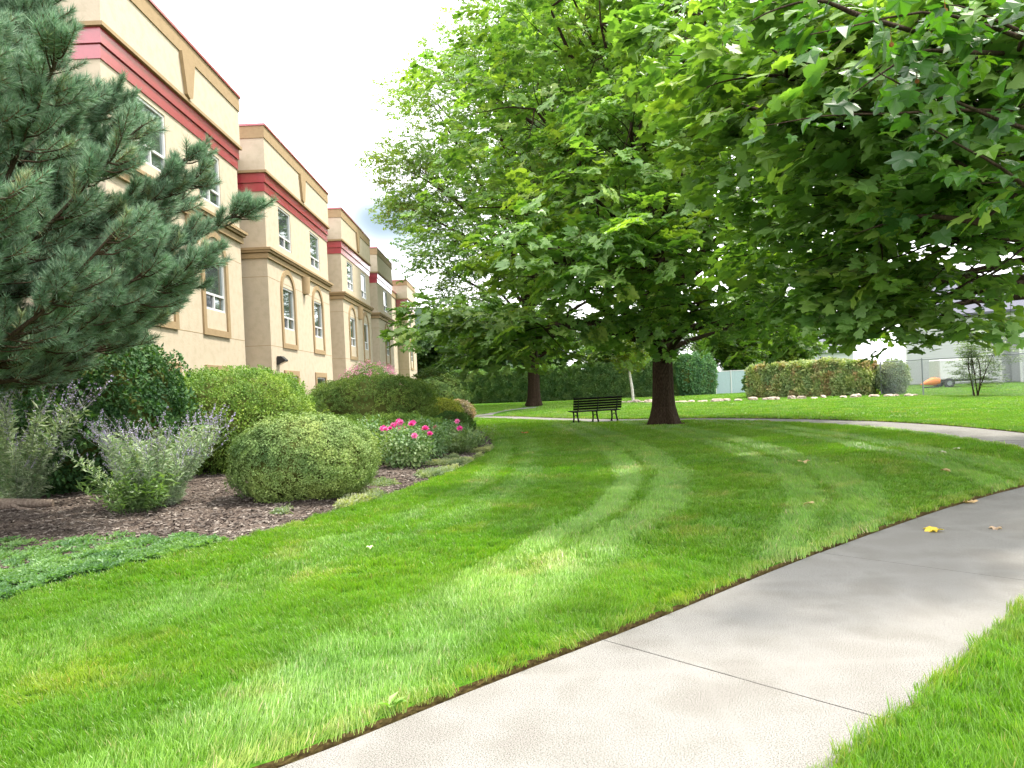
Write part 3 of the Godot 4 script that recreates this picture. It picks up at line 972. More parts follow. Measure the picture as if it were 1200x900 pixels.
	shrub("vine_bush", "grey-green bush climbing the chain link fence by its first post", "shrub", Vector3(20.6, 0, -41.6), Vector3(0.75, 0.95, 0.9), 0.95, 700, 0.1, Color(0.15, 0.22, 0.13), Color(0.36, 0.42, 0.28))
	# row of edging stones
	var stones := 0
	var a0 := [Vector2(19.6, -37.6), Vector2(17.4, -39.6), Vector2(13.8, -41.7), Vector2(9.7, -44.2), Vector2(7.0, -49.5)]
	for k in a0.size() - 1:
		var p: Vector2 = a0[k]; var q: Vector2 = a0[k + 1]
		var f := 0.0
		while f < p.distance_to(q):
			var r := p.lerp(q, f / p.distance_to(q))
			var sz := Vector3(rf(0.14, 0.45), rf(0.1, 0.2), rf(0.15, 0.34))
			var st := part("edging_stone", stone_mesh(sz), M.stone, self, Transform3D(Basis(Vector3.UP, rf(0, TAU)), Vector3(r.x, LAWN_Y + sz.y * 0.3, r.y + rf(-0.35, 0.35))))
			tag(st, "rough pale edging stone in the row along the far lawn", "stone", "edging stones along the far lawn")
			stones += 1
			f += sz.x * 1.6 + rf(0.0, 0.15)

func stone_mesh(s: Vector3) -> ArrayMesh:
	var b := MB.new()
	var off := rf(0, 100)
	var P := func(i: int, j: int) -> Vector3:
		var a := TAU * (i % 10) / 10.0; var e := PI * (j / 6.0 - 0.5)
		var d := Vector3(cos(a) * cos(e), sin(e), sin(a) * cos(e))
		var q := 0.85 + 0.35 * nz.get_noise_3d(d.x * 0.9 + off, d.y * 0.9, d.z * 0.9)
		return Vector3(signf(d.x) * pow(absf(d.x), 0.75), signf(d.y) * pow(absf(d.y), 0.75), signf(d.z) * pow(absf(d.z), 0.75)) * q * s
	for i in 10:
		for j in 6:
			b.quad(P.call(i, j), P.call(i, j + 1), P.call(i + 1, j + 1), P.call(i + 1, j))
	return b.mesh()

# ---------------------------------------------------------------- shrubs and hedges
func blob(c: Vector3, r: Vector3, f: float, rough: float, off: float) -> ArrayMesh:
	var b := MB.new()
	var P := func(i: int, j: int) -> Vector3:
		var a := TAU * (i % 24) / 24.0; var e := PI * (j / 14.0 - 0.5)
		var d := Vector3(cos(a) * cos(e), sin(e), sin(a) * cos(e))
		var p := c + d * r * f * (1 + rough * nz.get_noise_3d(d.x * 1.5 + off, d.y * 1.5, d.z * 1.5))
		p.y = maxf(p.y, 0.0)
		return p
	for i in 24:
		for j in 14: b.quad(P.call(i, j), P.call(i, j + 1), P.call(i + 1, j + 1), P.call(i + 1, j))
	return b.mesh()

func face_out(n: Vector3, at: Vector3, s: float) -> Transform3D:   # tuft with its +z along n
	var x := Vector3.UP.cross(n)
	if x.length() < 0.05: x = Vector3.RIGHT
	x = x.normalized()
	return Transform3D(Basis(x, n.cross(x), n).rotated(n, rf(0, TAU)).scaled(Vector3.ONE * s), at)

func tint_of(p: Vector3, amount := 0.35) -> Color:
	var t := nz.get_noise_3d(p.x * 1.3, p.y * 1.3, p.z * 1.3)
	var k := 1.0 + amount * t + rf(-0.12, 0.12)
	return Color(k * (1.0 + 0.25 * t), k, k * (1.0 - 0.15 * t))

var tufts := {}
func tuft_of(key: String, count: int, radius: float, l: float, w: float, lo: Color, hi: Color, lobed := false) -> ArrayMesh:
	if not tufts.has(key): tufts[key] = tuft(count, radius, l, w, lo, hi, lobed)
	return tufts[key]

func shrub(called: String, label: String, category: String, at: Vector3, r: Vector3, cy: float, n: int, leaf: float, lo: Color, hi: Color, group := "", rough := 0.14, box := 1.0, loose := 0.0) -> Node3D:
	var o := thing(called, label, category, at, 0.0, group)
	var off := rf(0, 100)
	part("branches", blob(Vector3(0, cy, 0), r, 0.86, rough, off), M.inner, o)
	var where: Array[Transform3D] = []
	var tint := PackedColorArray()
	for i in n:
		var d := on_sphere()
		var q := Vector3(signf(d.x) * pow(absf(d.x), box), signf(d.y) * pow(absf(d.y), box), signf(d.z) * pow(absf(d.z), box))
		var rr := 1 + rough * nz.get_noise_3d(d.x * 1.5 + off, d.y * 1.5, d.z * 1.5) + 0.09 * nz.get_noise_3d(d.x * 5 + off, d.y * 5, d.z * 5)
		var p := Vector3(0, cy, 0) + q * r * rr * (rf(0.88, 1.0) + (rf(0, loose) if loose > 0 else 0.0))
		if p.y < 0.04: continue
		if rng.randf() < 0.035: p += d * rf(0.02, 0.09)   # stray shoots
		where.append(face_out((d / r).normalized(), p, rf(0.7, 1.35)))
		tint.append(tint_of(at + p, 0.45))
	swarm("foliage", tuft(9, leaf * 1.1, leaf, leaf * 0.6, lo, hi), M.leaf_matt, o, where, tint)
	return o

func hedge(called: String, label: String, category: String, a: Vector3, c: Vector3, depth: float, high: float, lumps: float, n: int, lo: Color, hi: Color, leaf: float, red := Color(0, 0, 0)) -> void:
	var o := thing(called, label, category, a, 0.0)
	var ac := c - a
	o.rotation.y = atan2(-ac.z, ac.x)
	var L := ac.length()
	var b := MB.new()
	var seg := int(L / 0.5)
	var prof := [[0.0, 0.5], [0.6, 0.5], [0.9, 0.38], [1.0, 0.0], [0.9, -0.38], [0.0, -0.5]]
	for i in seg:
		for k in prof.size() - 1:
			var q := []
			for e in [[i, k], [i, k + 1], [i + 1, k + 1], [i + 1, k]]:
				var x: float = L * e[0] / seg
				var hh: float = high * 0.93 * (1 + lumps * 0.5 * nz.get_noise_1d(x * 0.6 + a.x))
				q.append(Vector3(x, prof[e[1]][0] * hh, prof[e[1]][1] * depth * 0.86))
			b.quad(q[0], q[1], q[2], q[3])
	part("branches", b.mesh(), M.inner, o)
	var where: Array[Transform3D] = []
	var tint := PackedColorArray()
	for i in n:
		var x := rf(0, L)
		var hh := high * (1 + lumps * 0.5 * nz.get_noise_1d(x * 0.6 + a.x))
		var s := rf(0, 1)
		var p := Vector3(x, 0, 0)
		var nn := Vector3.BACK
		if s < 0.62:
			p.y = rf(0.05, hh); p.z = depth * 0.5 * (1.0 if p.y < hh * 0.7 else 0.85)
		elif s < 0.85:
			p.y = hh * rf(0.95, 1.03); p.z = rf(-0.5, 0.5) * depth; nn = Vector3(0, 0.9, 0.4).normalized()
		elif s < 0.95:
			p.y = rf(0.05, hh); p.z = -depth * 0.5; nn = Vector3.FORWARD
		else:
			p.x = L * rng.randi_range(0, 1); p.y = rf(0.05, hh); p.z = rf(-0.5, 0.5) * depth; nn = Vector3.RIGHT * (1.0 if p.x > 0 else -1.0)
		p += nn * lumps * nz.get_noise_3d(p.x * 1.4, p.y * 1.4, a.z) + on_sphere() * 0.05
		where.append(face_out(nn, p, rf(0.75, 1.3)))
		var t := tint_of(o.transform * p, 0.4)
		if red.r > 0:
			var k := smoothstep(0.0, 0.45, nz.get_noise_2d(p.x * 0.9 + 31, p.y * 1.1)) * 0.8
			var base := (lo + hi) * 0.5
			t = t.lerp(Color(red.r / base.r, red.g / base.g, red.b / base.b), k * rf(0.4, 1.0))
		tint.append(t)
	swarm("foliage", tuft(10, leaf * 1.2, leaf, leaf * 0.75, lo, hi), M.leaf_matt, o, where, tint)

# ---------------------------------------------------------------- plane trees
func limb(b: MB, from: Vector3, to: Vector3, r0: float, r1: float, sag: float, sides := 7) -> PackedVector3Array:
	var pts := PackedVector3Array(); var rd := PackedFloat32Array()
	var n := 7
	var side := (to - from).cross(Vector3.UP).normalized()
	var w := rf(-0.12, 0.12) * from.distance_to(to)
	var ph := rf(0, 6)
	for k in n + 1:
		var f := k / float(n)
		var p := from.lerp(to, f)
		p.y += sin(f * PI) * sag
		p += side * sin(f * PI) * w + Vector3(sin(f * 7 + ph), sin(f * 9 + ph), cos(f * 8 + ph)) * 0.03 * from.distance_to(to) * f * (1 - f)
		pts.append(p); rd.append(lerpf(r0, r1, pow(f, 0.7)))
	b.tube(pts, rd, sides)
	return pts

func trunk_mesh(at: Vector3, h: float, r: float, flare: float, top_r: float) -> ArrayMesh:
	var b := MB.new()
	var n := 26
	var sides := 28
	var off := at.x * 3.1
	var P := func(i: int, k: int) -> Vector3:
		var f := i / float(n)
		var y := -0.15 + (h + 0.15) * f
		var a := TAU * (k % sides) / sides
		var fl := flare * exp(-maxf(y, 0.0) * 3.4)
		var rr := lerpf(r, top_r, f) * (1.0 + fl * (1.0 + 0.45 * sin(a * 5.0 + off)) + 0.035 * sin(a * 9.0 + off + y * 0.7) + 0.05 * nz.get_noise_3d(cos(a) * 3 + off, y * 0.8, sin(a) * 3))
		return Vector3(cos(a) * rr + 0.05 * sin(y * 0.5), y, sin(a) * rr)
	for i in n:
		for k in sides: b.quad(P.call(i, k), P.call(i + 1, k), P.call(i + 1, k + 1), P.call(i, k + 1))
	return b.mesh()

# lobes: [centre (world), radius vec]; leaf clusters fill each lobe's outer part, limbs run to them from the trunk
func plane_tree(called: String, label: String, at: Vector3, fork: float, r: float, lobes: Array, per: int, kind: int, leaf: float, cluster: float, lo: Color, hi: Color, top: float) -> Node3D:
	var o := thing(called, label, "tree", at)
	part("trunk", trunk_mesh(at, top * 0.62, r, 0.55, r * 0.34), M.bark, o)
	var b := MB.new()
	var groups: Array = [[], [], []]
	var tints := [PackedColorArray(), PackedColorArray(), PackedColorArray()]
	for l in lobes:
		var c: Vector3 = l[0] - at
		var rad: Vector3 = l[1]
		var sy := clampf(c.y * 0.55, fork, top * 0.58)
		if c.y < fork + 3.0: sy = rf(fork * 0.85, fork + 0.8)
		var far := c.length()
		var rr := clampf(0.055 + 0.012 * far, 0.06, 0.2)
		var pts := limb(b, Vector3(0, sy, 0), c, rr, 0.03, 0.04 * far)
		for k in 7:
			var e := c + on_sphere() * rad * 0.85
			limb(b, pts[rng.randi_range(4, 7)], e, 0.03, 0.006, 0.05, 4)
		var cnt := int(per * (l[2] if l.size() > 2 else 1.0))
		for k in cnt:
			var d := on_sphere()
			if d.y < -0.3 and rng.randf() < 0.45: d.y = -d.y
			var p := c + d * rad * pow(rng.randf(), 0.33) * (1.0 + 0.25 * nz.get_noise_3d(d.x * 2 + c.x, d.y * 2 + c.y, d.z * 2))
			if nz.get_noise_3d(p.x * 0.9, p.y * 1.1, p.z * 0.9) < -0.2: continue
			if p.y + at.y < 1.75: continue
			var g := rng.randi_range(0, 2)
			var yaw := atan2(-d.x, -d.z) + rf(-1.1, 1.1)
			var bs := Basis(Vector3.UP, yaw) * Basis(Vector3.RIGHT, rf(-0.75, 0.35)) * Basis(Vector3.BACK, rf(-0.4, 0.4))
			groups[g].append(Transform3D(bs.scaled(Vector3.ONE * rf(0.75, 1.2)), p))
			var q := 1.05 + 0.35 * nz.get_noise_3d(p.x * 0.5, p.y * 0.5, p.z * 0.5) + rf(-0.15, 0.15)
			var yl := maxf(0.0, nz.get_noise_3d(p.x * 0.7 + 40, p.y * 0.7, p.z * 0.7)) * 0.9
			tints[g].append(Color(q * (1 + yl), q * (1 + yl * 0.35), q * (1 - yl * 0.3)))
	part("limbs", b.mesh(), M.bark, o)
	for g in 3:
		var w: Array[Transform3D] = []
		w.assign(groups[g])
		swarm("crown", twig(kind, 9, cluster, leaf, lo, hi), M.leaf, o, w, tints[g])
	return o

func px(x: float, y: float, depth: float) -> Vector3:   # a point that lies at that depth in front of the viewer, used to lay out limbs
	var a := (x - 600.0) / 901.0; var b := -(y - 450.0) / 901.0
	var th := deg_to_rad(2.7)
	return Vector3((a * cos(th) + b * sin(th)) * depth, 1.5 + (-a * sin(th) + b * cos(th) + 0.0017) * depth, -depth)

func fill_lobes(c: Vector3, r: Vector3, n: int, size: float, low := -1.0) -> Array:
	var out := []
	for k in n:
		var y := 1.0 - 2.0 * (k + 0.5) / n
		if y < low: continue
		var a := k * 2.399963
		var q := sqrt(1 - y * y)
		var d := Vector3(q * cos(a) * (1.0 - 0.3 * maxf(y, 0.0)), y, q * sin(a))
		out.append([c + d * r * rf(0.62, 0.84), Vector3(1.15, 0.8, 1.15) * size * rf(0.8, 1.2)])
	for k in n / 6:
		out.append([c + on_sphere() * r * rf(0.1, 0.45), Vector3(1.1, 0.85, 1.1) * size])
	return out

func trees() -> void:
	var lo := Color(0.11, 0.225, 0.06); var hi := Color(0.27, 0.43, 0.13)
	# far tree
	var L := fill_lobes(Vector3(2.9, 17.0, -53), Vector3(11.0, 14, 10.5), 56, 2.9, -0.62)
	L.append_array([[Vector3(-6.9, 16.6, -52), Vector3(2.6, 1.5, 2.4)], [Vector3(-6.4, 13.6, -51), Vector3(2.4, 1.3, 2.2)], [Vector3(-4.4, 9.6, -50), Vector3(2.8, 1.8, 2.4)], [Vector3(-3.2, 6.6, -50), Vector3(3.0, 1.6, 2.6)], [Vector3(1.0, 5.2, -49), Vector3(3.4, 1.5, 2.6)], [Vector3(-1.6, 8.4, -50), Vector3(3.0, 1.6, 2.6)], [Vector3(2.2, 8.0, -50), Vector3(3.0, 1.7, 2.6)], [Vector3(6.2, 8.2, -50), Vector3(3.0, 1.7, 2.6)], [Vector3(9.4, 8.4, -51), Vector3(3.0, 1.7, 2.6)], [Vector3(4.5, 4.4, -50), Vector3(3.2, 1.3, 2.6)], [Vector3(-2.2, 4.8, -51), Vector3(3.0, 1.2, 2.6)]])
	plane_tree("plane_tree", "tall broad plane tree farther back, its trunk left of the bench", Vector3(1.45, LAWN_Y, -52), 3.2, 0.42, L, 260, 1, 0.24, 0.62, lo, hi, 27.0)
	# main tree by the bench
	L = fill_lobes(Vector3(5.2, 9.4, -24.0), Vector3(7.6, 7.4, 7.6), 42, 2.1, -0.72)
	for q in [[525, 390, 21.5], [555, 400, 20.5], [590, 415, 21], [640, 400, 19], [660, 310, 16.5], [700, 250, 16.5], [730, 330, 16], [640, 320, 17.5], [760, 395, 20], [820, 370, 18], [840, 300, 16], [880, 370, 20], [930, 385, 22], [970, 390, 24], [870, 395, 27], [720, 400, 27], [740, 160, 17.5], [800, 220, 16.5], [780, 310, 15.5]]:
		L.append([px(q[0], q[1], q[2]) + Vector3(0, 0.3, 0), Vector3(1.7, 0.95, 1.7), 0.75])
	plane_tree("plane_tree", "large plane tree with dark flared trunk beside the bench", Vector3(4.8, LAWN_Y, -24.6), 2.2, 0.36, L, 150, 0, 0.22, 0.5, lo, hi, 15.0)
	# near tree whose trunk stands off to the right; its long limbs reach over the lawn and walk
	var n0 := Vector3(12.6, LAWN_Y, -13.8)
	L = fill_lobes(Vector3(12.4, 8.2, -14.0), Vector3(7.0, 6.0, 6.6), 12, 1.8, -0.6)
	for q in [[1000, 350, 12], [1060, 375, 12.5], [1105, 350, 11.5], [950, 330, 13], [1140, 250, 10.5], [1180, 210, 9.5], [1100, 280, 10], [1020, 270, 10.5], [960, 230, 11.5], [930, 290, 12.5], [1120, 190, 8.5], [1060, 130, 8], [980, 150, 9.5], [900, 180, 11], [1190, 90, 7.5], [920, 90, 9], [860, 120, 11], [1010, 60, 8.5], [1150, 30, 8.0], [1090, 45, 9.0], [1200, 180, 8.0], [1200, 20, 7.0], [930, 25, 9.5], [820, 60, 12], [1040, 210, 10]]:
		L.append([px(q[0], q[1], q[2]), Vector3(1.2, 0.75, 1.2), 0.7])
	var t := plane_tree("plane_tree", "nearest plane tree, its trunk out of view and its branches hanging in from the right", n0, 2.6, 0.34, L, 120, 0, 0.2, 0.45, lo, hi, 13.0)
	near_leaves(t, n0)
	# lighter trees behind the hedge
	var spots := [[Vector3(9.3, 0, -66), 2.5, 3.6, "yellow-green young tree rising behind the pale post"], [Vector3(19.5, 0, -68), 3.0, 4.2, "yellowish tree standing behind the panel fence"], [Vector3(-3.0, 0, -80), 3.6, 4.6, "dark tree behind the left end of the ivy hedge"], [Vector3(3.5, 0, -78), 3.4, 5.0, "broad tree rising behind the middle of the ivy hedge"], [Vector3(14.5, 0, -76), 3.4, 5.2, "tall tree behind the upright evergreens"], [Vector3(26.5, 0, -74), 2.6, 3.6, "loose tree beside the house above the reddish hedge"], [Vector3(-9.5, 0, -86), 3.2, 4.5, "round-headed tree at the far end of the stucco residence"]]
	for k in spots.size():
		var s: Array = spots[k]
		var l2 := fill_lobes(s[0] + Vector3(0, s[2] + 0.6, 0), Vector3(s[1], s[2] * 0.8, s[1]), 14, 1.2)
		plane_tree("background_tree", s[3], s[0], 1.8, 0.16, l2, 200, 1, 0.28, 0.6, Color(0.07, 0.15, 0.025) if k in [0, 1, 5] else Color(0.035, 0.09, 0.025), Color(0.2, 0.3, 0.05) if k in [0, 1, 5] else Color(0.08, 0.17, 0.045), s[2] * 2.0)
	# slender white-stemmed tree
	var o := thing("young_tree", "young tree with a slim whitish stem between bench and big trunk", "tree", Vector3(7.85, LAWN_Y, -50.5))
	var b := MB.new()
	b.tube(PackedVector3Array([Vector3(0.06, -0.1, 0), Vector3(0.02, 0.9, 0), Vector3(-0.1, 1.9, 0), Vector3(-0.12, 2.8, 0)]), PackedFloat32Array([0.1, 0.09, 0.08, 0.04]), 10)
	part("trunk", b.mesh(), M.pale_bark, o)
	var where: Array[Transform3D] = []
	var tint := PackedColorArray()
	for k in 420:
		var d := on_sphere()
		where.append(Transform3D(Basis(Vector3.UP, rf(0, TAU)), Vector3(-0.1, 3.0, 0) + d * Vector3(1.3, 1.1, 1.3) * pow(rng.randf(), 0.4)))
		tint.append(Color(rf(0.8, 1.3), rf(0.85, 1.2), 0.8))
	swarm("crown", twig(1, 8, 0.4, 0.17, Color(0.14, 0.22, 0.03), Color(0.3, 0.38, 0.06)), M.leaf, o, where, tint)
	# thin multi-stemmed tree by the chain link fence
	o = thing("young_tree", "thin several-stemmed tree with small grey-green leaves at the chain link fence", "tree", Vector3(20.55, LAWN_Y, -34.0))
	b = MB.new()
	var wt: Array[Transform3D] = []
	var tt := PackedColorArray()
	for k in 4:
		var top := Vector3(rf(-0.9, 0.9), rf(2.0, 2.7), rf(-0.6, 0.6))
		var pts := limb(b, Vector3(rf(-0.15, 0.15), 0, rf(-0.1, 0.1)), top, 0.035, 0.01, 0.2, 6)
		for j in 6:
			var e := pts[rng.randi_range(2, 7)] + on_sphere() * Vector3(0.9, 0.5, 0.7)
			e.y = maxf(e.y, 0.7)
			limb(b, pts[rng.randi_range(2, 6)], e, 0.012, 0.004, 0.05, 4)
			for q in 30:
				wt.append(Transform3D(Basis(Vector3.UP, rf(0, TAU)).scaled(Vector3.ONE * rf(0.7, 1.2)), e + on_sphere() * 0.32))
				tt.append(Color(1, 1, 1) * rf(0.8, 1.25))
	part("stems", b.mesh(), M.bark, o)
	swarm("crown", twig(2, 9, 0.28, 0.1, Color(0.09, 0.16, 0.06), Color(0.22, 0.3, 0.14)), M.leaf, o, wt, tt)

func near_leaves(tree: Node3D, root: Vector3) -> void:
	# the sprays nearest the viewer: every leaf a piece of its own
	var meshes := []
	for k in 5:
		var b := MB.new()
		b.col = [Color(0.055, 0.15, 0.03), Color(0.09, 0.22, 0.035), Color(0.14, 0.27, 0.03), Color(0.045, 0.12, 0.035), Color(0.075, 0.18, 0.04)][k]
		plane_leaf(b, Transform3D(), 1.0, [0.12, 0.34, 0.24, -0.12, 0.42][k])
		# stalk
		b.col = Color(0.2, 0.24, 0.06)
		b.tube(PackedVector3Array([Vector3(0, 0, 0), Vector3(0, -0.2, -0.06), Vector3(0, -0.38, -0.03)]), PackedFloat32Array([0.012, 0.01, 0.012]), 3, false)
		meshes.append(b.mesh())
	var b2 := MB.new()
	var sprays := [[1200, 45, 5.6, 950, 40, 4.9], [1200, 150, 6.2, 1030, 85, 5.0], [1230, 60, 5.4, 1110, 5, 5.0], [1000, 15, 5.6, 880, 25, 5.4], [1220, 230, 6.0, 1090, 150, 5.6], [1120, 60, 5.8, 1000, 110, 5.4], [1250, 250, 6.6, 1150, 215, 6.2], [1180, 130, 6.5, 880, 150, 7.0], [1150, 260, 8.0, 1000, 275, 8.6]]
	var n := 0
	for s in sprays:
		var a := px(s[0], s[1], s[2]) - root
		var e := px(s[3], s[4], s[5]) - root
		var main := limb(b2, a, e, 0.02 if s[2] < 7.5 else 0.05, 0.004, 0.1, 6)
		for k in 34:
			if n >= 300: break
			var f := rf(0.12, 1.0)
			var p: Vector3 = main[int(f * 7)] + on_sphere() * Vector3(0.32, 0.16, 0.32)
			var dir := ((e - a).normalized() * 0.6 + Vector3(rf(-0.9, 0.9), rf(-0.9, 0.1), rf(-0.9, 0.9))).normalized()
			var nrm := (Vector3.UP + Vector3(rf(-0.7, 0.7), 0, rf(-0.3, 0.9))).normalized()
			part("leaf", meshes[rng.randi_range(0, 4)], M.leaf, tree, Transform3D(leaf_basis(dir, nrm).scaled(Vector3.ONE * rf(0.08, 0.21)), p))
			n += 1
		# the wood that carries the spray back to the tree
		limb(b2, Vector3(0, 4.6, 0), a, 0.05, 0.02, 0.9, 6)
	part("limbs", b2.mesh(), M.bark, tree)
	# hanging seed balls
	var sb := MB.new()
	sb.col = Color(0.2, 0.09, 0.03)
	sb.tube(PackedVector3Array([Vector3(0, -0.016, 0), Vector3(0, -0.011, 0), Vector3(0, 0, 0), Vector3(0, 0.011, 0), Vector3(0, 0.016, 0), Vector3(0, 0.1, 0)]), PackedFloat32Array([0.004, 0.013, 0.017, 0.013, 0.003, 0.001]), 8)
	var sbm := sb.mesh()
	for q in [[1108, 12, 5.2], [1045, 52, 5.2], [1090, 40, 5.3], [1075, 95, 5.5], [1110, 118, 5.6], [1050, 110, 5.5]]:
		part("seed_ball", sbm, M.chip, tree, Transform3D(Basis(), px(q[0], q[1], q[2]) - root))

# ---------------------------------------------------------------- pine
func pine() -> void:
	var at := Vector3(-6.9, 0.03, -8.5)
	var o := thing("pine_tree", "blue-green pine with dense long needles filling the left edge", "tree", at)
	var b := MB.new()
	b.tube(PackedVector3Array([Vector3(0, -0.2, 0), Vector3(0.02, 1.5, 0), Vector3(-0.05, 4, 0.05), Vector3(0, 7, 0), Vector3(0.02, 9.4, 0)]), PackedFloat32Array([0.24, 0.18, 0.15, 0.09, 0.03]), 14)
	part("trunk", b.mesh(), M.pine_bark, o)
	# a shoot: stem with needles all round
	var shoots := []
	for v in 3:
		var s := MB.new()
		s.col = Color(0.13, 0.085, 0.045)
		s.tube(PackedVector3Array([Vector3.ZERO, Vector3(0, 0, -0.2)]), PackedFloat32Array([0.007, 0.005]), 4, false)
		for k in 130:
			var f := pow(rng.randf(), 0.8)
			var a := rf(0, TAU)
			var open := lerpf(1.35, 0.5, f) * rf(0.8, 1.15)
			var d := Vector3(cos(a) * sin(open), sin(a) * sin(open), -cos(open))
			var p := Vector3(0, 0, -0.2 * f)
			var l := rf(0.075, 0.115)
			var w := d.cross(on_sphere()).normalized() * 0.0028
			s.col = Color(0.095, 0.2, 0.12).lerp(Color(0.33, 0.45, 0.3), rng.randf())
			if rng.randf() < 0.03: s.col = Color(0.25, 0.17, 0.07)
			s.tri(p - w, p + w, p + d * l + Vector3(0, -0.006, 0))
		shoots.append(s.mesh())
	var where: Array = [[], [], []]
	var tint := [PackedColorArray(), PackedColorArray(), PackedColorArray()]
	b = MB.new()
	var add := func(p: Vector3, d: Vector3, old: float) -> void:
		var g := rng.randi_range(0, 2)
		var y := d.normalized()
		var x := y.cross(Vector3.UP)
		if x.length() < 0.05: x = Vector3.RIGHT
		x = x.normalized()
		where[g].append(Transform3D(Basis(x, x.cross(y) * -1.0, -y).scaled(Vector3.ONE * rf(0.75, 1.15)), p))
		var k := rf(0.75, 1.2)
		tint[g].append(Color(k, k, k).lerp(Color(1.6, 1.1, 0.7), 0.5 if old > 0.93 else 0.0))
	var hgt := 1.75
	var nb := 0
	while hgt < 8.8:
		for k in 11:
			var a := nb * 2.399963 + rf(-0.35, 0.35)
			nb += 1
			var reach := 0.4
			var prof := [[1.0, 2.5], [2.0, 2.8], [2.7, 3.15], [3.5, 3.3], [3.9, 3.7], [4.4, 3.2], [5.0, 2.4], [5.9, 1.9], [7.5, 1.3], [10.0, 0.4]]
			for q in prof.size() - 1:
				if hgt + 0.95 >= prof[q][0] and hgt + 0.95 < prof[q + 1][0]: reach = lerpf(prof[q][1], prof[q + 1][1], (hgt + 0.95 - prof[q][0]) / (prof[q + 1][0] - prof[q][0]))
			reach *= rf(0.9, 1.1)
			var d := Vector3(cos(a), 0, sin(a))
			var base := Vector3(0, hgt + rf(-0.2, 0.2), 0)
			var tip := base + d * reach + Vector3(0, reach * rf(0.22, 0.5), 0)
			var pts := limb(b, base, tip, 0.05, 0.012, -0.13 * reach, 6)
			for j in int(reach * 17):
				var f := rf(0.22, 1.0)
				var i := int(f * 7)
				var p: Vector3 = pts[i]
				if i < 7: p = p.lerp(pts[i + 1], f * 7 - i)
				var out := (d + Vector3(d.z, 0, -d.x) * rf(-1.3, 1.3) + Vector3(0, rf(-0.15, 0.9), 0)).normalized()
				var l := rf(0.2, 0.62) * (1.2 - f * 0.6)
				var q := p + out * l
				b.tube(PackedVector3Array([p, p.lerp(q, 0.5) + Vector3(0, -0.03, 0), q]), PackedFloat32Array([0.011, 0.009, 0.006]), 4, false)
				for m in 5:
					var dd := (out + on_sphere() * 0.6 + Vector3(0, 0.65, 0)).normalized()
					add.call(p.lerp(q, rf(0.35, 1.0)), dd, rng.randf())
				add.call(q, (out + Vector3(0, 0.5, 0)).normalized(), 0.0)
			add.call(tip, (d + Vector3(0, 0.5, 0)).normalized(), 0.0)
		hgt += 0.36
	part("branches", b.mesh(), M.pine_bark, o)
	for g in 3:
		var w: Array[Transform3D] = []
		w.assign(where[g])
		swarm("needles", shoots[g], M.needle, o, w, tint[g])
	print("pine shoots ", where[0].size() * 3)

# ---------------------------------------------------------------- plants of the bed
func sage(label: String, at: Vector3, n: int, high: float, spread: float) -> void:
	var o := thing("russian_sage", label, "plant", at, 0.0, "lavender-flowered sage plants")
	for v in 3:
		var b := MB.new()
		var bend := rf(0.15, 0.35)
		var cur := func(f: float) -> Vector3: return Vector3(0, f - 0.12 * f * f, -bend * f * f)
		b.col = Color(0.32, 0.38, 0.28)
		var pts := PackedVector3Array(); var rd := PackedFloat32Array()
		for k in 6:
			pts.append(cur.call(k / 5.0)); rd.append(lerpf(0.0045, 0.0022, k / 5.0))
		b.tube(pts, rd, 3, false)
		for k in 120:       # narrow grey-green leaves
			var f := rf(0.05, 0.85)
			var p: Vector3 = cur.call(f)
			b.col = Color(0.2, 0.33, 0.15).lerp(Color(0.55, 0.62, 0.45), rng.randf())
			var d := Vector3(rf(-1, 1), rf(-0.1, 0.9), rf(-1, 1)).normalized()
			oval_leaf(b, Transform3D(leaf_basis(d, on_sphere()), p + d * 0.01), rf(0.035, 0.1), 0.016)
		for k in 4:        # flowering side branches in the upper part
			var f: float = [0.7, 0.8, 0.9, 0.97][k] + rf(-0.03, 0.03)
			var p: Vector3 = cur.call(f)
			var d := Vector3(rf(-0.5, 0.5), rf(0.8, 1.0), rf(-0.5, 0.5)).normalized()
			var l := rf(0.12, 0.26)
			b.col = Color(0.36, 0.36, 0.34)
			b.tube(PackedVector3Array([p, p + d * l]), PackedFloat32Array([0.0018, 0.001]), 3, false)
			for j in 13:
				var q := p + d * l * rf(0.2, 1.05) + on_sphere() * 0.009
				b.col = Color(0.24, 0.19, 0.44).lerp(Color(0.58, 0.53, 0.74), rng.randf())
				oval_leaf(b, Transform3D(leaf_basis(on_sphere(), on_sphere()), q), 0.016, 0.013)
		var where: Array[Transform3D] = []
		var tint := PackedColorArray()
		for i in n / 3:
			var a := rf(0, TAU)
			var out := sqrt(rng.randf())
			var t := Basis(Vector3.UP, a) * Basis(Vector3.RIGHT, -out * spread * rf(0.7, 1.1))
			where.append(Transform3D(t.scaled(Vector3.ONE * high * rf(0.4, 1.08)), Vector3(-sin(a), 0, -cos(a)) * out * 0.22))
			var k := rf(0.75, 1.25)
			tint.append(Color(k, k, k))
		swarm("stems", b.mesh(), M.leaf_matt, o, where, tint)

func bloom_mesh(col: Color) -> ArrayMesh:
	var b := MB.new()
	for ringi in 3:
		for k in 6:
			var a := TAU * (k + ringi * 0.5) / 6.0
			var open: float = [0.35, 0.8, 1.25][ringi]
			var d := Vector3(cos(a) * sin(open), cos(open), sin(a) * sin(open))
			b.col = col * rf(0.75, 1.15)
			oval_leaf(b, Transform3D(leaf_basis(d, Vector3(-cos(a) * cos(open), sin(open), -sin(a) * cos(open))), Vector3.ZERO), 0.05, 0.055)
	return b.mesh()

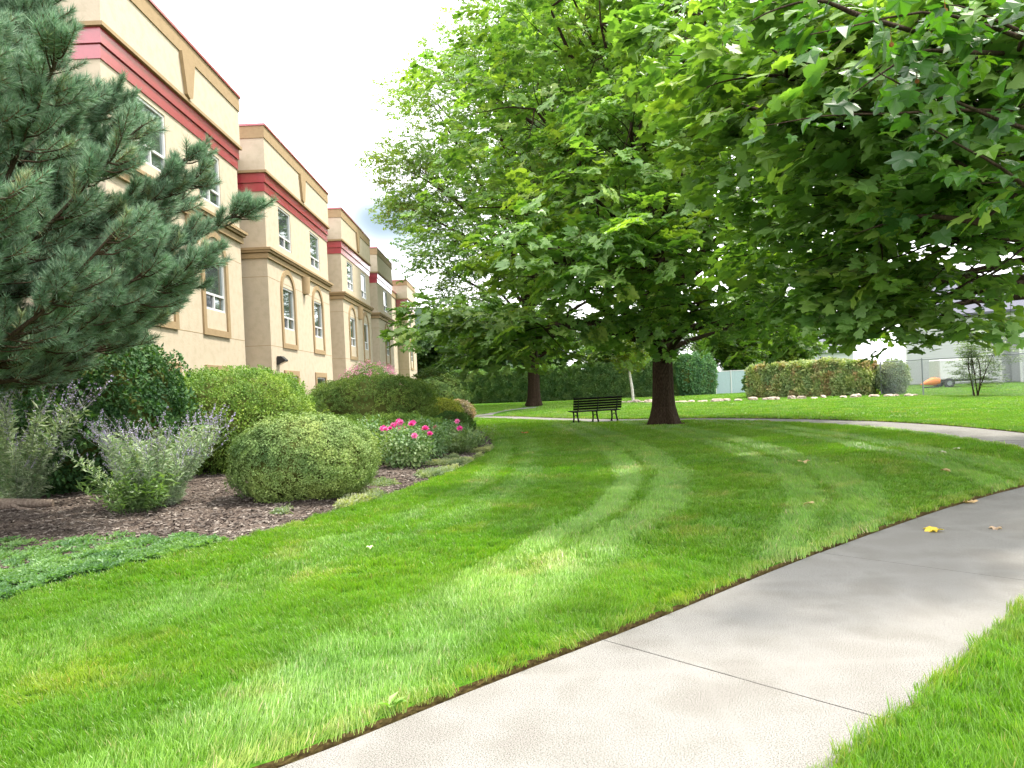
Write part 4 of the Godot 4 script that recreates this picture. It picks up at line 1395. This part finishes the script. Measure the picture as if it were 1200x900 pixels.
func rose(label: String, at: Vector3, r: Vector3, blooms: int, n: int) -> void:
	var o := thing("rose_bush", label, "rose bush", at, 0.0, "rose bushes at the bed's edge")
	var b := MB.new()
	for k in 12:
		var d := on_sphere(); d.y = absf(d.y) + 0.4
		limb(b, Vector3(rf(-0.1, 0.1), 0, rf(-0.1, 0.1)), d.normalized() * r * Vector3(0.9, 1.5, 0.9), 0.009, 0.004, 0.05, 4)
	part("canes", b.mesh(), M.twig, o)
	var where: Array[Transform3D] = []
	var tint := PackedColorArray()
	for k in n:
		var d := on_sphere()
		var p := Vector3(0, r.y * 0.85, 0) + d * r * pow(rng.randf(), 0.35)
		if p.y < 0.05: continue
		where.append(face_out((d + Vector3(0, 0.8, 0)).normalized(), p, rf(0.7, 1.3)))
		tint.append(tint_of(at + p, 0.4))
	swarm("foliage", tuft_of("rose", 7, 0.09, 0.06, 0.04, Color(0.12, 0.23, 0.08), Color(0.32, 0.44, 0.2)), M.leaf, o, where, tint)
	for k in blooms:
		var d := Vector3(rf(-1, 1), rf(0.5, 1.0), rf(-0.2, 1)).normalized()
		part("bloom", tufts["bloom%d" % (k % 2)], M.flower, o, Transform3D(Basis(Vector3.RIGHT, rf(0.2, 0.9)).scaled(Vector3.ONE * rf(1.2, 1.9)), Vector3(0, r.y * 0.9, 0) + d * r * 1.08))

func upright(label: String, at: Vector3, n: int, high: float, lo: Color, hi: Color) -> void:
	var o := thing("leafy_perennial", label, "plant", at, 0.0, "leafy perennials in the bed")
	var b := MB.new()
	for k in n:
		var a := rf(0, TAU)
		var out := rf(0.05, 0.42)
		var p := Vector3(cos(a) * out * 0.6, 0, sin(a) * out * 0.6)
		var top := Vector3(cos(a) * out * 1.6, high * rf(0.6, 1.1), sin(a) * out * 1.6)
		b.col = Color(0.12, 0.18, 0.07)
		b.tube(PackedVector3Array([p, p.lerp(top, 0.5) + Vector3(0, 0.05, 0), top]), PackedFloat32Array([0.005, 0.004, 0.003]), 3, false)
		for j in 16:
			var q := p.lerp(top, rf(0.15, 1.0))
			var d := Vector3(rf(-1, 1), rf(-0.1, 0.9), rf(-1, 1)).normalized()
			shade(b, lo, hi)
			oval_leaf(b, Transform3D(leaf_basis(d, Vector3.UP + on_sphere() * 0.4), q), rf(0.08, 0.17), rf(0.025, 0.045))
	part("stems", b.mesh(), M.leaf, o)

func shrubs() -> void:
	var g1 := Color(0.1, 0.2, 0.03); var g2 := Color(0.27, 0.4, 0.075)
	# dark lilac-like shrub under the pine
	shrub("dark_shrub", "tall dark green shrub under the pine, against the building", "shrub", Vector3(-7.3, 0.05, -13.4), Vector3(1.45, 1.45, 1.3), 1.3, 3600, 0.08, Color(0.035, 0.1, 0.03), Color(0.11, 0.22, 0.06), "", 0.3, 1.0, 0.12)
	shrub("round_shrub", "largest clipped round shrub, bright green, below the wall lamp", "shrub", Vector3(-5.7, 0.05, -15.6), Vector3(1.66, 1.14, 1.4), 0.92, 9000, 0.043, g1, g2, "clipped round shrubs", 0.12, 0.85)
	shrub("round_shrub", "low clipped dome shrub nearest the lawn, beside the sage", "shrub", Vector3(-2.98, 0.05, -10.95), Vector3(1.02, 0.62, 0.85), 0.53, 9000, 0.03, Color(0.11, 0.19, 0.045), Color(0.3, 0.4, 0.13), "clipped round shrubs", 0.12, 0.85)
	shrub("long_shrub", "long clipped mound of dark yew under the pink flowering bush", "shrub", Vector3(-4.15, 0.05, -22.6), Vector3(1.9, 0.95, 1.2), 0.95, 8000, 0.045, Color(0.1, 0.18, 0.035), Color(0.25, 0.36, 0.085), "clipped round shrubs", 0.1, 0.75)
	shrub("low_hedge", "low loose green hedge in front of the long yew mound", "hedge", Vector3(-3.55, 0.05, -19.0), Vector3(1.75, 0.42, 0.6), 0.42, 4200, 0.045, Color(0.1, 0.2, 0.035), Color(0.25, 0.38, 0.08), "", 0.2, 0.7, 0.1)
	shrub("small_shrub", "small green shrub tucked between the largest round shrub and long mound", "shrub", Vector3(-5.6, 0.05, -20.6), Vector3(0.75, 0.7, 0.7), 0.65, 2000, 0.035, Color(0.07, 0.14, 0.025), Color(0.17, 0.26, 0.05))
	shrub("golden_shrub", "small yellowish rounded shrub past the long mound", "shrub", Vector3(-2.35, 0.05, -24.4), Vector3(0.8, 0.6, 0.65), 0.55, 2200, 0.04, Color(0.26, 0.32, 0.04), Color(0.52, 0.56, 0.12))
	shrub("dark_low_shrub", "low dark green shrub before the yellowish shrub", "shrub", Vector3(-1.75, 0.05, -21.8), Vector3(0.62, 0.4, 0.55), 0.36, 1600, 0.04, Color(0.045, 0.11, 0.02), Color(0.12, 0.23, 0.05))
	shrub("pinkish_shrub", "little pink-tinged shrub at the corner of the walk", "shrub", Vector3(-2.25, 0.05, -32.6), Vector3(0.6, 0.48, 0.55), 0.42, 1300, 0.05, Color(0.22, 0.2, 0.12), Color(0.5, 0.36, 0.3))
	shrub("dwarf_conifer", "feathery dwarf conifer with upright tips behind the yellowish shrub", "conifer", Vector3(-4.3, 0.05, -46.0), Vector3(1.55, 1.2, 1.4), 0.95, 1900, 0.12, Color(0.09, 0.17, 0.04), Color(0.2, 0.3, 0.08), "", 0.5)
	shrub("round_shrub", "dark rounded shrub at the far end of the building", "shrub", Vector3(-5.6, 0.05, -57.0), Vector3(1.9, 1.6, 1.6), 1.3, 1500, 0.12, Color(0.05, 0.11, 0.03), Color(0.13, 0.21, 0.06), "clipped round shrubs", 0.3)
	shrub("corner_shrub", "low bush in the bed beside the building's second bay", "shrub", Vector3(-7.0, 0.05, -24.5), Vector3(0.8, 0.7, 0.8), 0.6, 1200, 0.05, Color(0.06, 0.13, 0.03), Color(0.15, 0.24, 0.05))
	# pink flowering bush
	var o := shrub("flowering_bush", "tall bush dotted with pink flowers behind the long yew mound", "shrub", Vector3(-5.9, 0.05, -32.0), Vector3(1.15, 1.15, 1.0), 1.25, 2200, 0.06, Color(0.08, 0.15, 0.05), Color(0.2, 0.3, 0.1), "", 0.3, 1.0, 0.2)
	var where: Array[Transform3D] = []
	var tint := PackedColorArray()
	for k in 520:
		var d := on_sphere(); d.y = d.y * 0.8 + 0.2
		where.append(face_out(d.normalized(), Vector3(0, 1.3, 0) + d * Vector3(1.3, 1.35, 1.15) * rf(0.9, 1.08), rf(0.7, 1.4)))
		var q := rf(0.7, 1.2)
		tint.append(Color(q, q, q))
	swarm("flowers", tuft(7, 0.06, 0.05, 0.04, Color(0.42, 0.13, 0.22), Color(0.68, 0.38, 0.48)), M.flower, o, where, tint)
	# sages
	sage("full lavender-flowered sage clump in front of the largest round shrub", Vector3(-4.95, 0.07, -10.6), 96, 1.4, 0.36)
	sage("lavender-flowered sage cut by the left edge, under the pine", Vector3(-7.7, 0.07, -11.9), 120, 2.0, 0.46)
	sage("small sage with few flower spikes between the two larger sages", Vector3(-5.75, 0.07, -11.4), 15, 1.3, 0.7)
	# soft low feathery plant at the foot of the middle sage
	upright("soft fine-leaved green plant at the foot of the fuller sage", Vector3(-4.95, 0.06, -10.0), 60, 0.5, Color(0.1, 0.19, 0.06), Color(0.22, 0.33, 0.13))
	# roses
	tufts["bloom0"] = bloom_mesh(Color(0.82, 0.1, 0.4)); tufts["bloom1"] = bloom_mesh(Color(0.85, 0.25, 0.5))
	rose("rose bush with bright pink blooms nearest the dome shrub", Vector3(-2.05, 0.05, -14.4), Vector3(0.5, 0.42, 0.45), 5, 620)
	rose("fuller rose bush with pink blooms in the middle of the row", Vector3(-1.95, 0.05, -15.7), Vector3(0.62, 0.45, 0.5), 7, 760)
	rose("sparse rose bush with a few blooms before the low hedge", Vector3(-2.9, 0.05, -15.2), Vector3(0.6, 0.5, 0.5), 4, 560)
	rose("rose bush with small blooms next to the leafy perennials", Vector3(-1.5, 0.05, -17.6), Vector3(0.5, 0.36, 0.45), 3, 480)
	upright("pale green leafy clump at the tip of the bed", Vector3(-0.95, 0.05, -18.0), 46, 0.5, Color(0.12, 0.22, 0.08), Color(0.3, 0.42, 0.2))
	upright("grey-green leafy clump just before the tip of the bed", Vector3(-1.25, 0.05, -16.9), 46, 0.48, Color(0.13, 0.22, 0.09), Color(0.33, 0.42, 0.22))
	upright("broad green clump with dark leaves beside the rose row", Vector3(-1.55, 0.05, -18.9), 46, 0.62, Color(0.06, 0.16, 0.04), Color(0.18, 0.32, 0.1))
	# low cover plants
	cover()

func cover() -> void:
	var groups := [[], []]
	var tints := [PackedColorArray(), PackedColorArray()]
	for i in 70000:
		var z := rf(-19.5, -3.6)
		var x := bed_x(z) - pow(rng.randf(), 1.5) * 3.6
		var p := Vector2(x, z)
		var g := -1
		var n := nz.get_noise_2d(x * 0.9 + 9, z * 0.9)
		if z > -8.9 + 0.25 * n and x > -7.0 and absf(x - bed_x(z)) > 0.03:
			var e := -8.3 + 0.35 * n + (x + 5.0) * 0.12
			if z > e and true: g = 0
		elif z < -9.5:
			if n > 0.18 and absf(x - bed_x(z)) < 0.75: g = 1
		if g < 0 or (g == 0 and nz.get_noise_2d(x * 3.1, z * 3.1 + 5) < -0.22): continue
		groups[g].append(face_out(Vector3(rf(-0.3, 0.3), 1, rf(-0.3, 0.3)).normalized(), Vector3(x, 0.05 + 0.04 * nz.get_noise_2d(x * 2, z * 2), z), rf(0.7, 1.3)))
		tints[g].append(tint_of(Vector3(x, 0, z), 0.5))
	for g in 2:
		var w: Array[Transform3D] = []
		w.assign(groups[g])
		var o := swarm("ground_cover", tuft(8, 0.05, 0.038, 0.02, [Color(0.11, 0.24, 0.08), Color(0.2, 0.27, 0.13)][g], [Color(0.27, 0.45, 0.18), Color(0.42, 0.46, 0.3)][g]), M.leaf, self, w, tints[g])
		tag(o, ["mat of small green leaves filling the near corner of the bed", "thin pale creeping plants along the bed's lawn edge"][g], "ground cover")

# ---------------------------------------------------------------- bench
func bench() -> void:
	var o := thing("park_bench", "dark slatted park bench on three iron frames, seen from behind", "bench", Vector3(3.05, 0.012, -28.0), deg_to_rad(17))
	var W := 1.9
	var sb := MB.new(); sb.bevel(Transform3D(), Vector3(W, 0.028, 0.066), 0.006)
	var seat := sb.mesh()
	for k in 6: part("seat_slat", seat, M.bench_wood, o, Transform3D(Basis(Vector3.RIGHT, 0.05), Vector3(0, 0.435 - 0.004 * k, -0.44 + k * 0.08)))
	var bb := MB.new(); bb.bevel(Transform3D(), Vector3(W, 0.078, 0.03), 0.006)
	var back := bb.mesh()
	for k in 5: part("back_slat", back, M.bench_wood, o, Transform3D(Basis(Vector3.RIGHT, 0.22), Vector3(0, 0.52 + k * 0.09, 0.045 + k * 0.02)))
	var f := MB.new()
	var r := PackedFloat32Array([0.034, 0.03, 0.03, 0.034])
	f.tube(PackedVector3Array([Vector3(0, 0, -0.46), Vector3(0, 0.16, -0.4), Vector3(0, 0.33, -0.4), Vector3(0, 0.41, -0.43)]), r, 8)
	f.tube(PackedVector3Array([Vector3(0, 0, 0.1), Vector3(0, 0.18, 0.0), Vector3(0, 0.36, -0.05), Vector3(0, 0.42, -0.03)]), r, 8)
	f.tube(PackedVector3Array([Vector3(0, 0.41, -0.46), Vector3(0, 0.395, -0.2), Vector3(0, 0.4, 0.0), Vector3(0, 0.5, 0.06), Vector3(0, 0.92, 0.16)]), PackedFloat32Array([0.02, 0.022, 0.024, 0.02, 0.015]), 8)
	f.tube(PackedVector3Array([Vector3(0, 0.2, -0.4), Vector3(0, 0.3, -0.2), Vector3(0, 0.2, 0.0)]), PackedFloat32Array([0.014, 0.014, 0.014]), 6)
	f.bx(-0.03, 0.03, -0.005, 0.02, -0.5, -0.42); f.bx(-0.03, 0.03, -0.005, 0.02, 0.06, 0.14)
	var fm := f.mesh()
	for x in [-0.76, 0.0, 0.76]: part("leg_frame", fm, M.iron, o, Transform3D(Basis(), Vector3(x, 0, 0)))

# ---------------------------------------------------------------- grass
func clump(n: int, spread: float, h: float, w: float) -> ArrayMesh:
	var b := MB.new()
	for k in n:
		var a := rf(0, TAU); var r := spread * sqrt(rng.randf())
		var p := Vector3(cos(a) * r, 0, sin(a) * r)
		var la := rf(0, TAU); var l := rf(0.05, 0.5)
		var hh := h * rf(0.55, 1.1)
		var m := p + Vector3(cos(la) * l * 0.35, 0.6, sin(la) * l * 0.35) * hh
		var t := p + Vector3(cos(la) * l, 1.0 - l * 0.3, sin(la) * l) * hh
		var sd := Vector3(-sin(a * 3.7), 0, cos(a * 3.7)) * w
		b.col = Color(0.11, 0.25, 0.025).lerp(Color(0.225, 0.4, 0.055), rng.randf())
		if rng.randf() < 0.05: b.col = Color(0.36, 0.37, 0.15)
		b.tri(p - sd, p + sd, m - sd * 0.8); b.tri(p + sd, m + sd * 0.8, m - sd * 0.8); b.tri(m - sd * 0.8, m + sd * 0.8, t)
	return b.mesh()

func grass() -> void:
	# [nearest, farthest depth, clumps per square metre, blades, spread, height, half width]
	var zones := [[1.9, 6.0, 1000.0, 16, 0.035, 0.06, 0.0017], [6.0, 11.5, 420.0, 22, 0.055, 0.058, 0.0028], [11.5, 22.0, 150.0, 28, 0.1, 0.058, 0.005], [22.0, 38.0, 40.0, 34, 0.2, 0.06, 0.01], [38.0, 62.0, 13.0, 40, 0.36, 0.07, 0.019]]
	for zi in zones.size():
		var q: Array = zones[zi]
		for v in 2:
			var where: Array[Transform3D] = []
			var tint := PackedColorArray()
			var area := 0.0
			var z0: float = q[0]; var z1: float = q[1]
			var half1 := z1 * 0.7 + 2.2
			area = (z1 - z0) * half1 * 2
			var n := int(area * q[2] / 2)
			for i in n:
				var z := -rf(z0, z1)
				var x := rf(-half1, half1)
				if absf(x) > -z * 0.7 + 2.2: continue
				if x < bed_x(z) + 0.02 and z > -36.5: continue
				if z < -35 and x < -3.2: continue
				var p := Vector2(x, z)
				var d := walk_side(p)
				if d > -0.02 + 0.07 * nz.get_noise_2d(x * 7, z * 7) and d < PATH_W + 0.02 + 0.04 * nz.get_noise_2d(x * 6 + 40, z * 6): continue
				if z < -38 and z > -52 and absf(x - lerpf(-2.0, 0.5, clampf((-z - 39) / 10.0, 0, 1)) - 0.6) < 0.85 : continue
				if p.distance_squared_to(Vector2(4.85, -24.55)) < 0.68 + 0.25 * nz.get_noise_2d(x * 5, z * 5): continue
				if absf(x - 3.05) < 1.15 and absf(z + 27.9) < 0.75: continue
				var lean := Vector2(nz.get_noise_2d(x * 0.8, z * 0.8), nz.get_noise_2d(x * 0.8 + 70, z * 0.8)) * 0.5
				var pale := 0.0
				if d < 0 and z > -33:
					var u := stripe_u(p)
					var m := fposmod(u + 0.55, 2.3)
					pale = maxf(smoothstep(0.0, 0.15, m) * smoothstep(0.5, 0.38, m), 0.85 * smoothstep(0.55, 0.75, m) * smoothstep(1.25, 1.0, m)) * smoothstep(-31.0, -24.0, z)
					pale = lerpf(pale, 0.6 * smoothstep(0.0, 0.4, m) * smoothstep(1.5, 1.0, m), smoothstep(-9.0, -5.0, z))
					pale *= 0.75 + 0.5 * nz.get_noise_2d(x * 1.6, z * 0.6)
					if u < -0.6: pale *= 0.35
					lean += Vector2(0.3, -2.2) * pale - Vector2(0.05, -0.35) * (1.0 - pale)
				lean += Vector2(rf(-0.35, 0.35), rf(-0.35, 0.35))
				var a := rf(0, TAU)
				var hs := rf(0.7, 1.25) * (1.0 + 0.45 * nz.get_noise_2d(x * 2.6 + 90, z * 2.6))
				if d > PATH_W and z > -8: hs *= 1.3
				var s := rf(0.85, 1.2)
				where.append(Transform3D(Vector3(cos(a), 0, sin(a)) * s, Vector3(lean.x, 1, lean.y) * hs, Vector3(-sin(a), 0, cos(a)) * s, Vector3(x, LAWN_Y - 0.004, z)))
				var n1 := nz.get_noise_2d(x * 0.45 + 20, z * 0.45)
				var n2 := nz.get_noise_2d(x * 1.9 + 5, z * 1.9)
				var dry := smoothstep(0.25, 0.6, nz.get_noise_2d(x * 0.7 - 30, z * 0.7)) * 0.6
				if absf(d + 0.04) < 0.09 or absf(d - PATH_W - 0.03) < 0.06: dry = maxf(dry, rf(0.0, 0.9))
				if rng.randf() < 0.02: dry += 0.6
				var k := 1.0 + 0.16 * n1 + 0.18 * n2 + rf(-0.15, 0.15)
				k *= 1.0 + 0.15 * pale   # sheen of bent blades in the mower tracks, painted in as paler colour
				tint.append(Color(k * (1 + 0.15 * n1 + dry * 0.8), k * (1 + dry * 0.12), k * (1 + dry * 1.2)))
			if where.is_empty(): continue
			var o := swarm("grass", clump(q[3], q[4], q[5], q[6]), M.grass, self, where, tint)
			tag(o, ["mown grass blades closest to the walk in the foreground", "mown grass of the lawn before the bed", "mown striped grass in the middle of the lawn", "grass around the bench and the big trunk", "grass of the far lawn before the hedges"][zi], "grass")

# ---------------------------------------------------------------- small things
func small_things() -> void:
	# bark chips on the bed
	var b := MB.new()
	b.quad(Vector3(-0.5, 0, -0.12), Vector3(0.45, 0.04, -0.16), Vector3(0.5, 0.03, 0.12), Vector3(-0.45, 0, 0.14))
	b.quad(Vector3(-0.5, 0.0, -0.12), Vector3(0.45, 0.04, -0.16), Vector3(0.45, -0.1, -0.16), Vector3(-0.5, -0.1, -0.12))
	b.quad(Vector3(-0.45, 0, 0.14), Vector3(0.5, 0.03, 0.12), Vector3(0.5, -0.1, 0.12), Vector3(-0.45, -0.1, 0.14))
	var where: Array[Transform3D] = []
	var tint := PackedColorArray()
	for i in 34000:
		var z := -pow(rng.randf(), 1.3) * 16.0 - 6.0
		var x := bed_x(z) - 0.03 - pow(rng.randf(), 1.3) * 6.0
		var hh := 0.012 + 0.06 * smoothstep(0.0, 1.2, absf(x - bed_x(z))) + 0.03 * nz.get_noise_2d(x * 2.2, z * 2.2) * smoothstep(0.0, 0.2, absf(x - bed_x(z)))
		var bs := Basis(Vector3.UP, rf(0, TAU)) * Basis(Vector3.RIGHT, rf(-0.5, 0.5)) * Basis(Vector3.BACK, rf(-0.35, 0.35))
		where.append(Transform3D(bs.scaled(Vector3.ONE * rf(0.025, 0.075)), Vector3(x, hh + 0.008, z)))
		var patch := nz.get_noise_2d(x * 0.8 + 12, z * 0.8)
		var k := rng.randf()
		tint.append(Color(0.055, 0.043, 0.037).lerp(Color(0.3, 0.26, 0.225), clampf(k * k + patch * 0.5, 0, 1)))
	var o := swarm("bark_chips", b.mesh(), M.chip, self, where, tint)
	tag(o, "brown bark chips strewn over the planting bed", "bark chips")
	# log under the sage
	var t := thing("fallen_log", "weathered grey log lying in the bed at the left edge", "log", Vector3(-7.3, 0.14, -11.0), 0.1)
	var m := MB.new()
	m.tube(PackedVector3Array([Vector3(-0.75, 0, 0), Vector3(-0.3, 0.02, 0.03), Vector3(0.3, -0.01, 0), Vector3(0.62, -0.02, -0.02)]), PackedFloat32Array([0.085, 0.09, 0.075, 0.05]), 12)
	part("stem", m.mesh(), M.log, t)
	m = MB.new()
	m.tube(PackedVector3Array([Vector3(0.1, 0, 0.05), Vector3(0.3, -0.04, 0.25), Vector3(0.55, -0.06, 0.32)]), PackedFloat32Array([0.03, 0.025, 0.012]), 8)
	part("branch_stub", m.mesh(), M.log, t)
	# fallen leaves
	var leaves := [[1100, 621, Color(0.75, 0.55, 0.08), 0.15, "yellow fallen leaf at the walk's edge"], [940, 541, Color(0.7, 0.52, 0.3), 0.16, "tan fallen leaf on the shaded lawn, farthest left of them"], [1141, 589, Color(0.62, 0.42, 0.22), 0.12, "tan fallen leaf on the lawn near the bend of the walk"], [1100, 530, Color(0.6, 0.6, 0.48), 0.13, "pale fallen leaf on the lawn under the overhanging branches"], [1124, 526, Color(0.6, 0.6, 0.48), 0.11, "small pale fallen leaf close to the far arm of the walk"], [1103, 551, Color(0.5, 0.36, 0.2), 0.13, "brown fallen leaf in the darkest grass on the right"], [1167, 618, Color(0.45, 0.32, 0.22), 0.09, "small brown leaf lying on the concrete walk"], [952, 590, Color(0.5, 0.4, 0.2), 0.1, "dull tan leaf sunk in the grass at mid lawn"], [614, 507, Color(0.55, 0.18, 0.05), 0.2, "orange-brown leaf on the lawn left of the bench"], [433, 640, Color(0.6, 0.6, 0.4), 0.06, "tiny pale leaf on the sunny lawn before the dome shrub"]]
	for l in leaves:
		var y := 0.075
		var d := px(l[0], l[1], 1.0) - Vector3(0, 1.5, 0)
		var f := (y - 1.5) / d.y
		var p := d * f + Vector3(0, 1.5, 0)
		var ws := walk_side(Vector2(p.x, p.z))
		if ws > -0.02 and ws < PATH_W:
			f = (0.016 - 1.5) / d.y
			p = d * f + Vector3(0, 1.5, 0)
		m = MB.new()
		m.col = l[2]
		plane_leaf(m, Transform3D(), l[3], 0.4)
		var w := part("fallen_leaf", m.mesh(), M.leaf_matt, self, Transform3D(Basis(Vector3.UP, rf(0, TAU)) * Basis(Vector3.RIGHT, -PI / 2 + rf(-0.12, 0.12)), p))
		tag(w, l[4], "leaf", "fallen leaves")
	# weed at the walk's edge
	t = thing("weed", "bright green broad-leaved weed growing over the near edge of the walk", "weed", Vector3(-0.62, 0.03, -3.52))
	m = MB.new()
	for k in 9:
		var a := rf(0, TAU)
		m.col = Color(0.16, 0.34, 0.05).lerp(Color(0.28, 0.46, 0.1), rng.randf())
		oval_leaf(m, Transform3D(leaf_basis(Vector3(cos(a), rf(0.3, 0.9), sin(a)), Vector3.UP), Vector3(rf(-0.02, 0.02), 0.03, rf(-0.02, 0.02))), rf(0.05, 0.1), 0.035)
	part("leaves", m.mesh(), M.leaf, t)
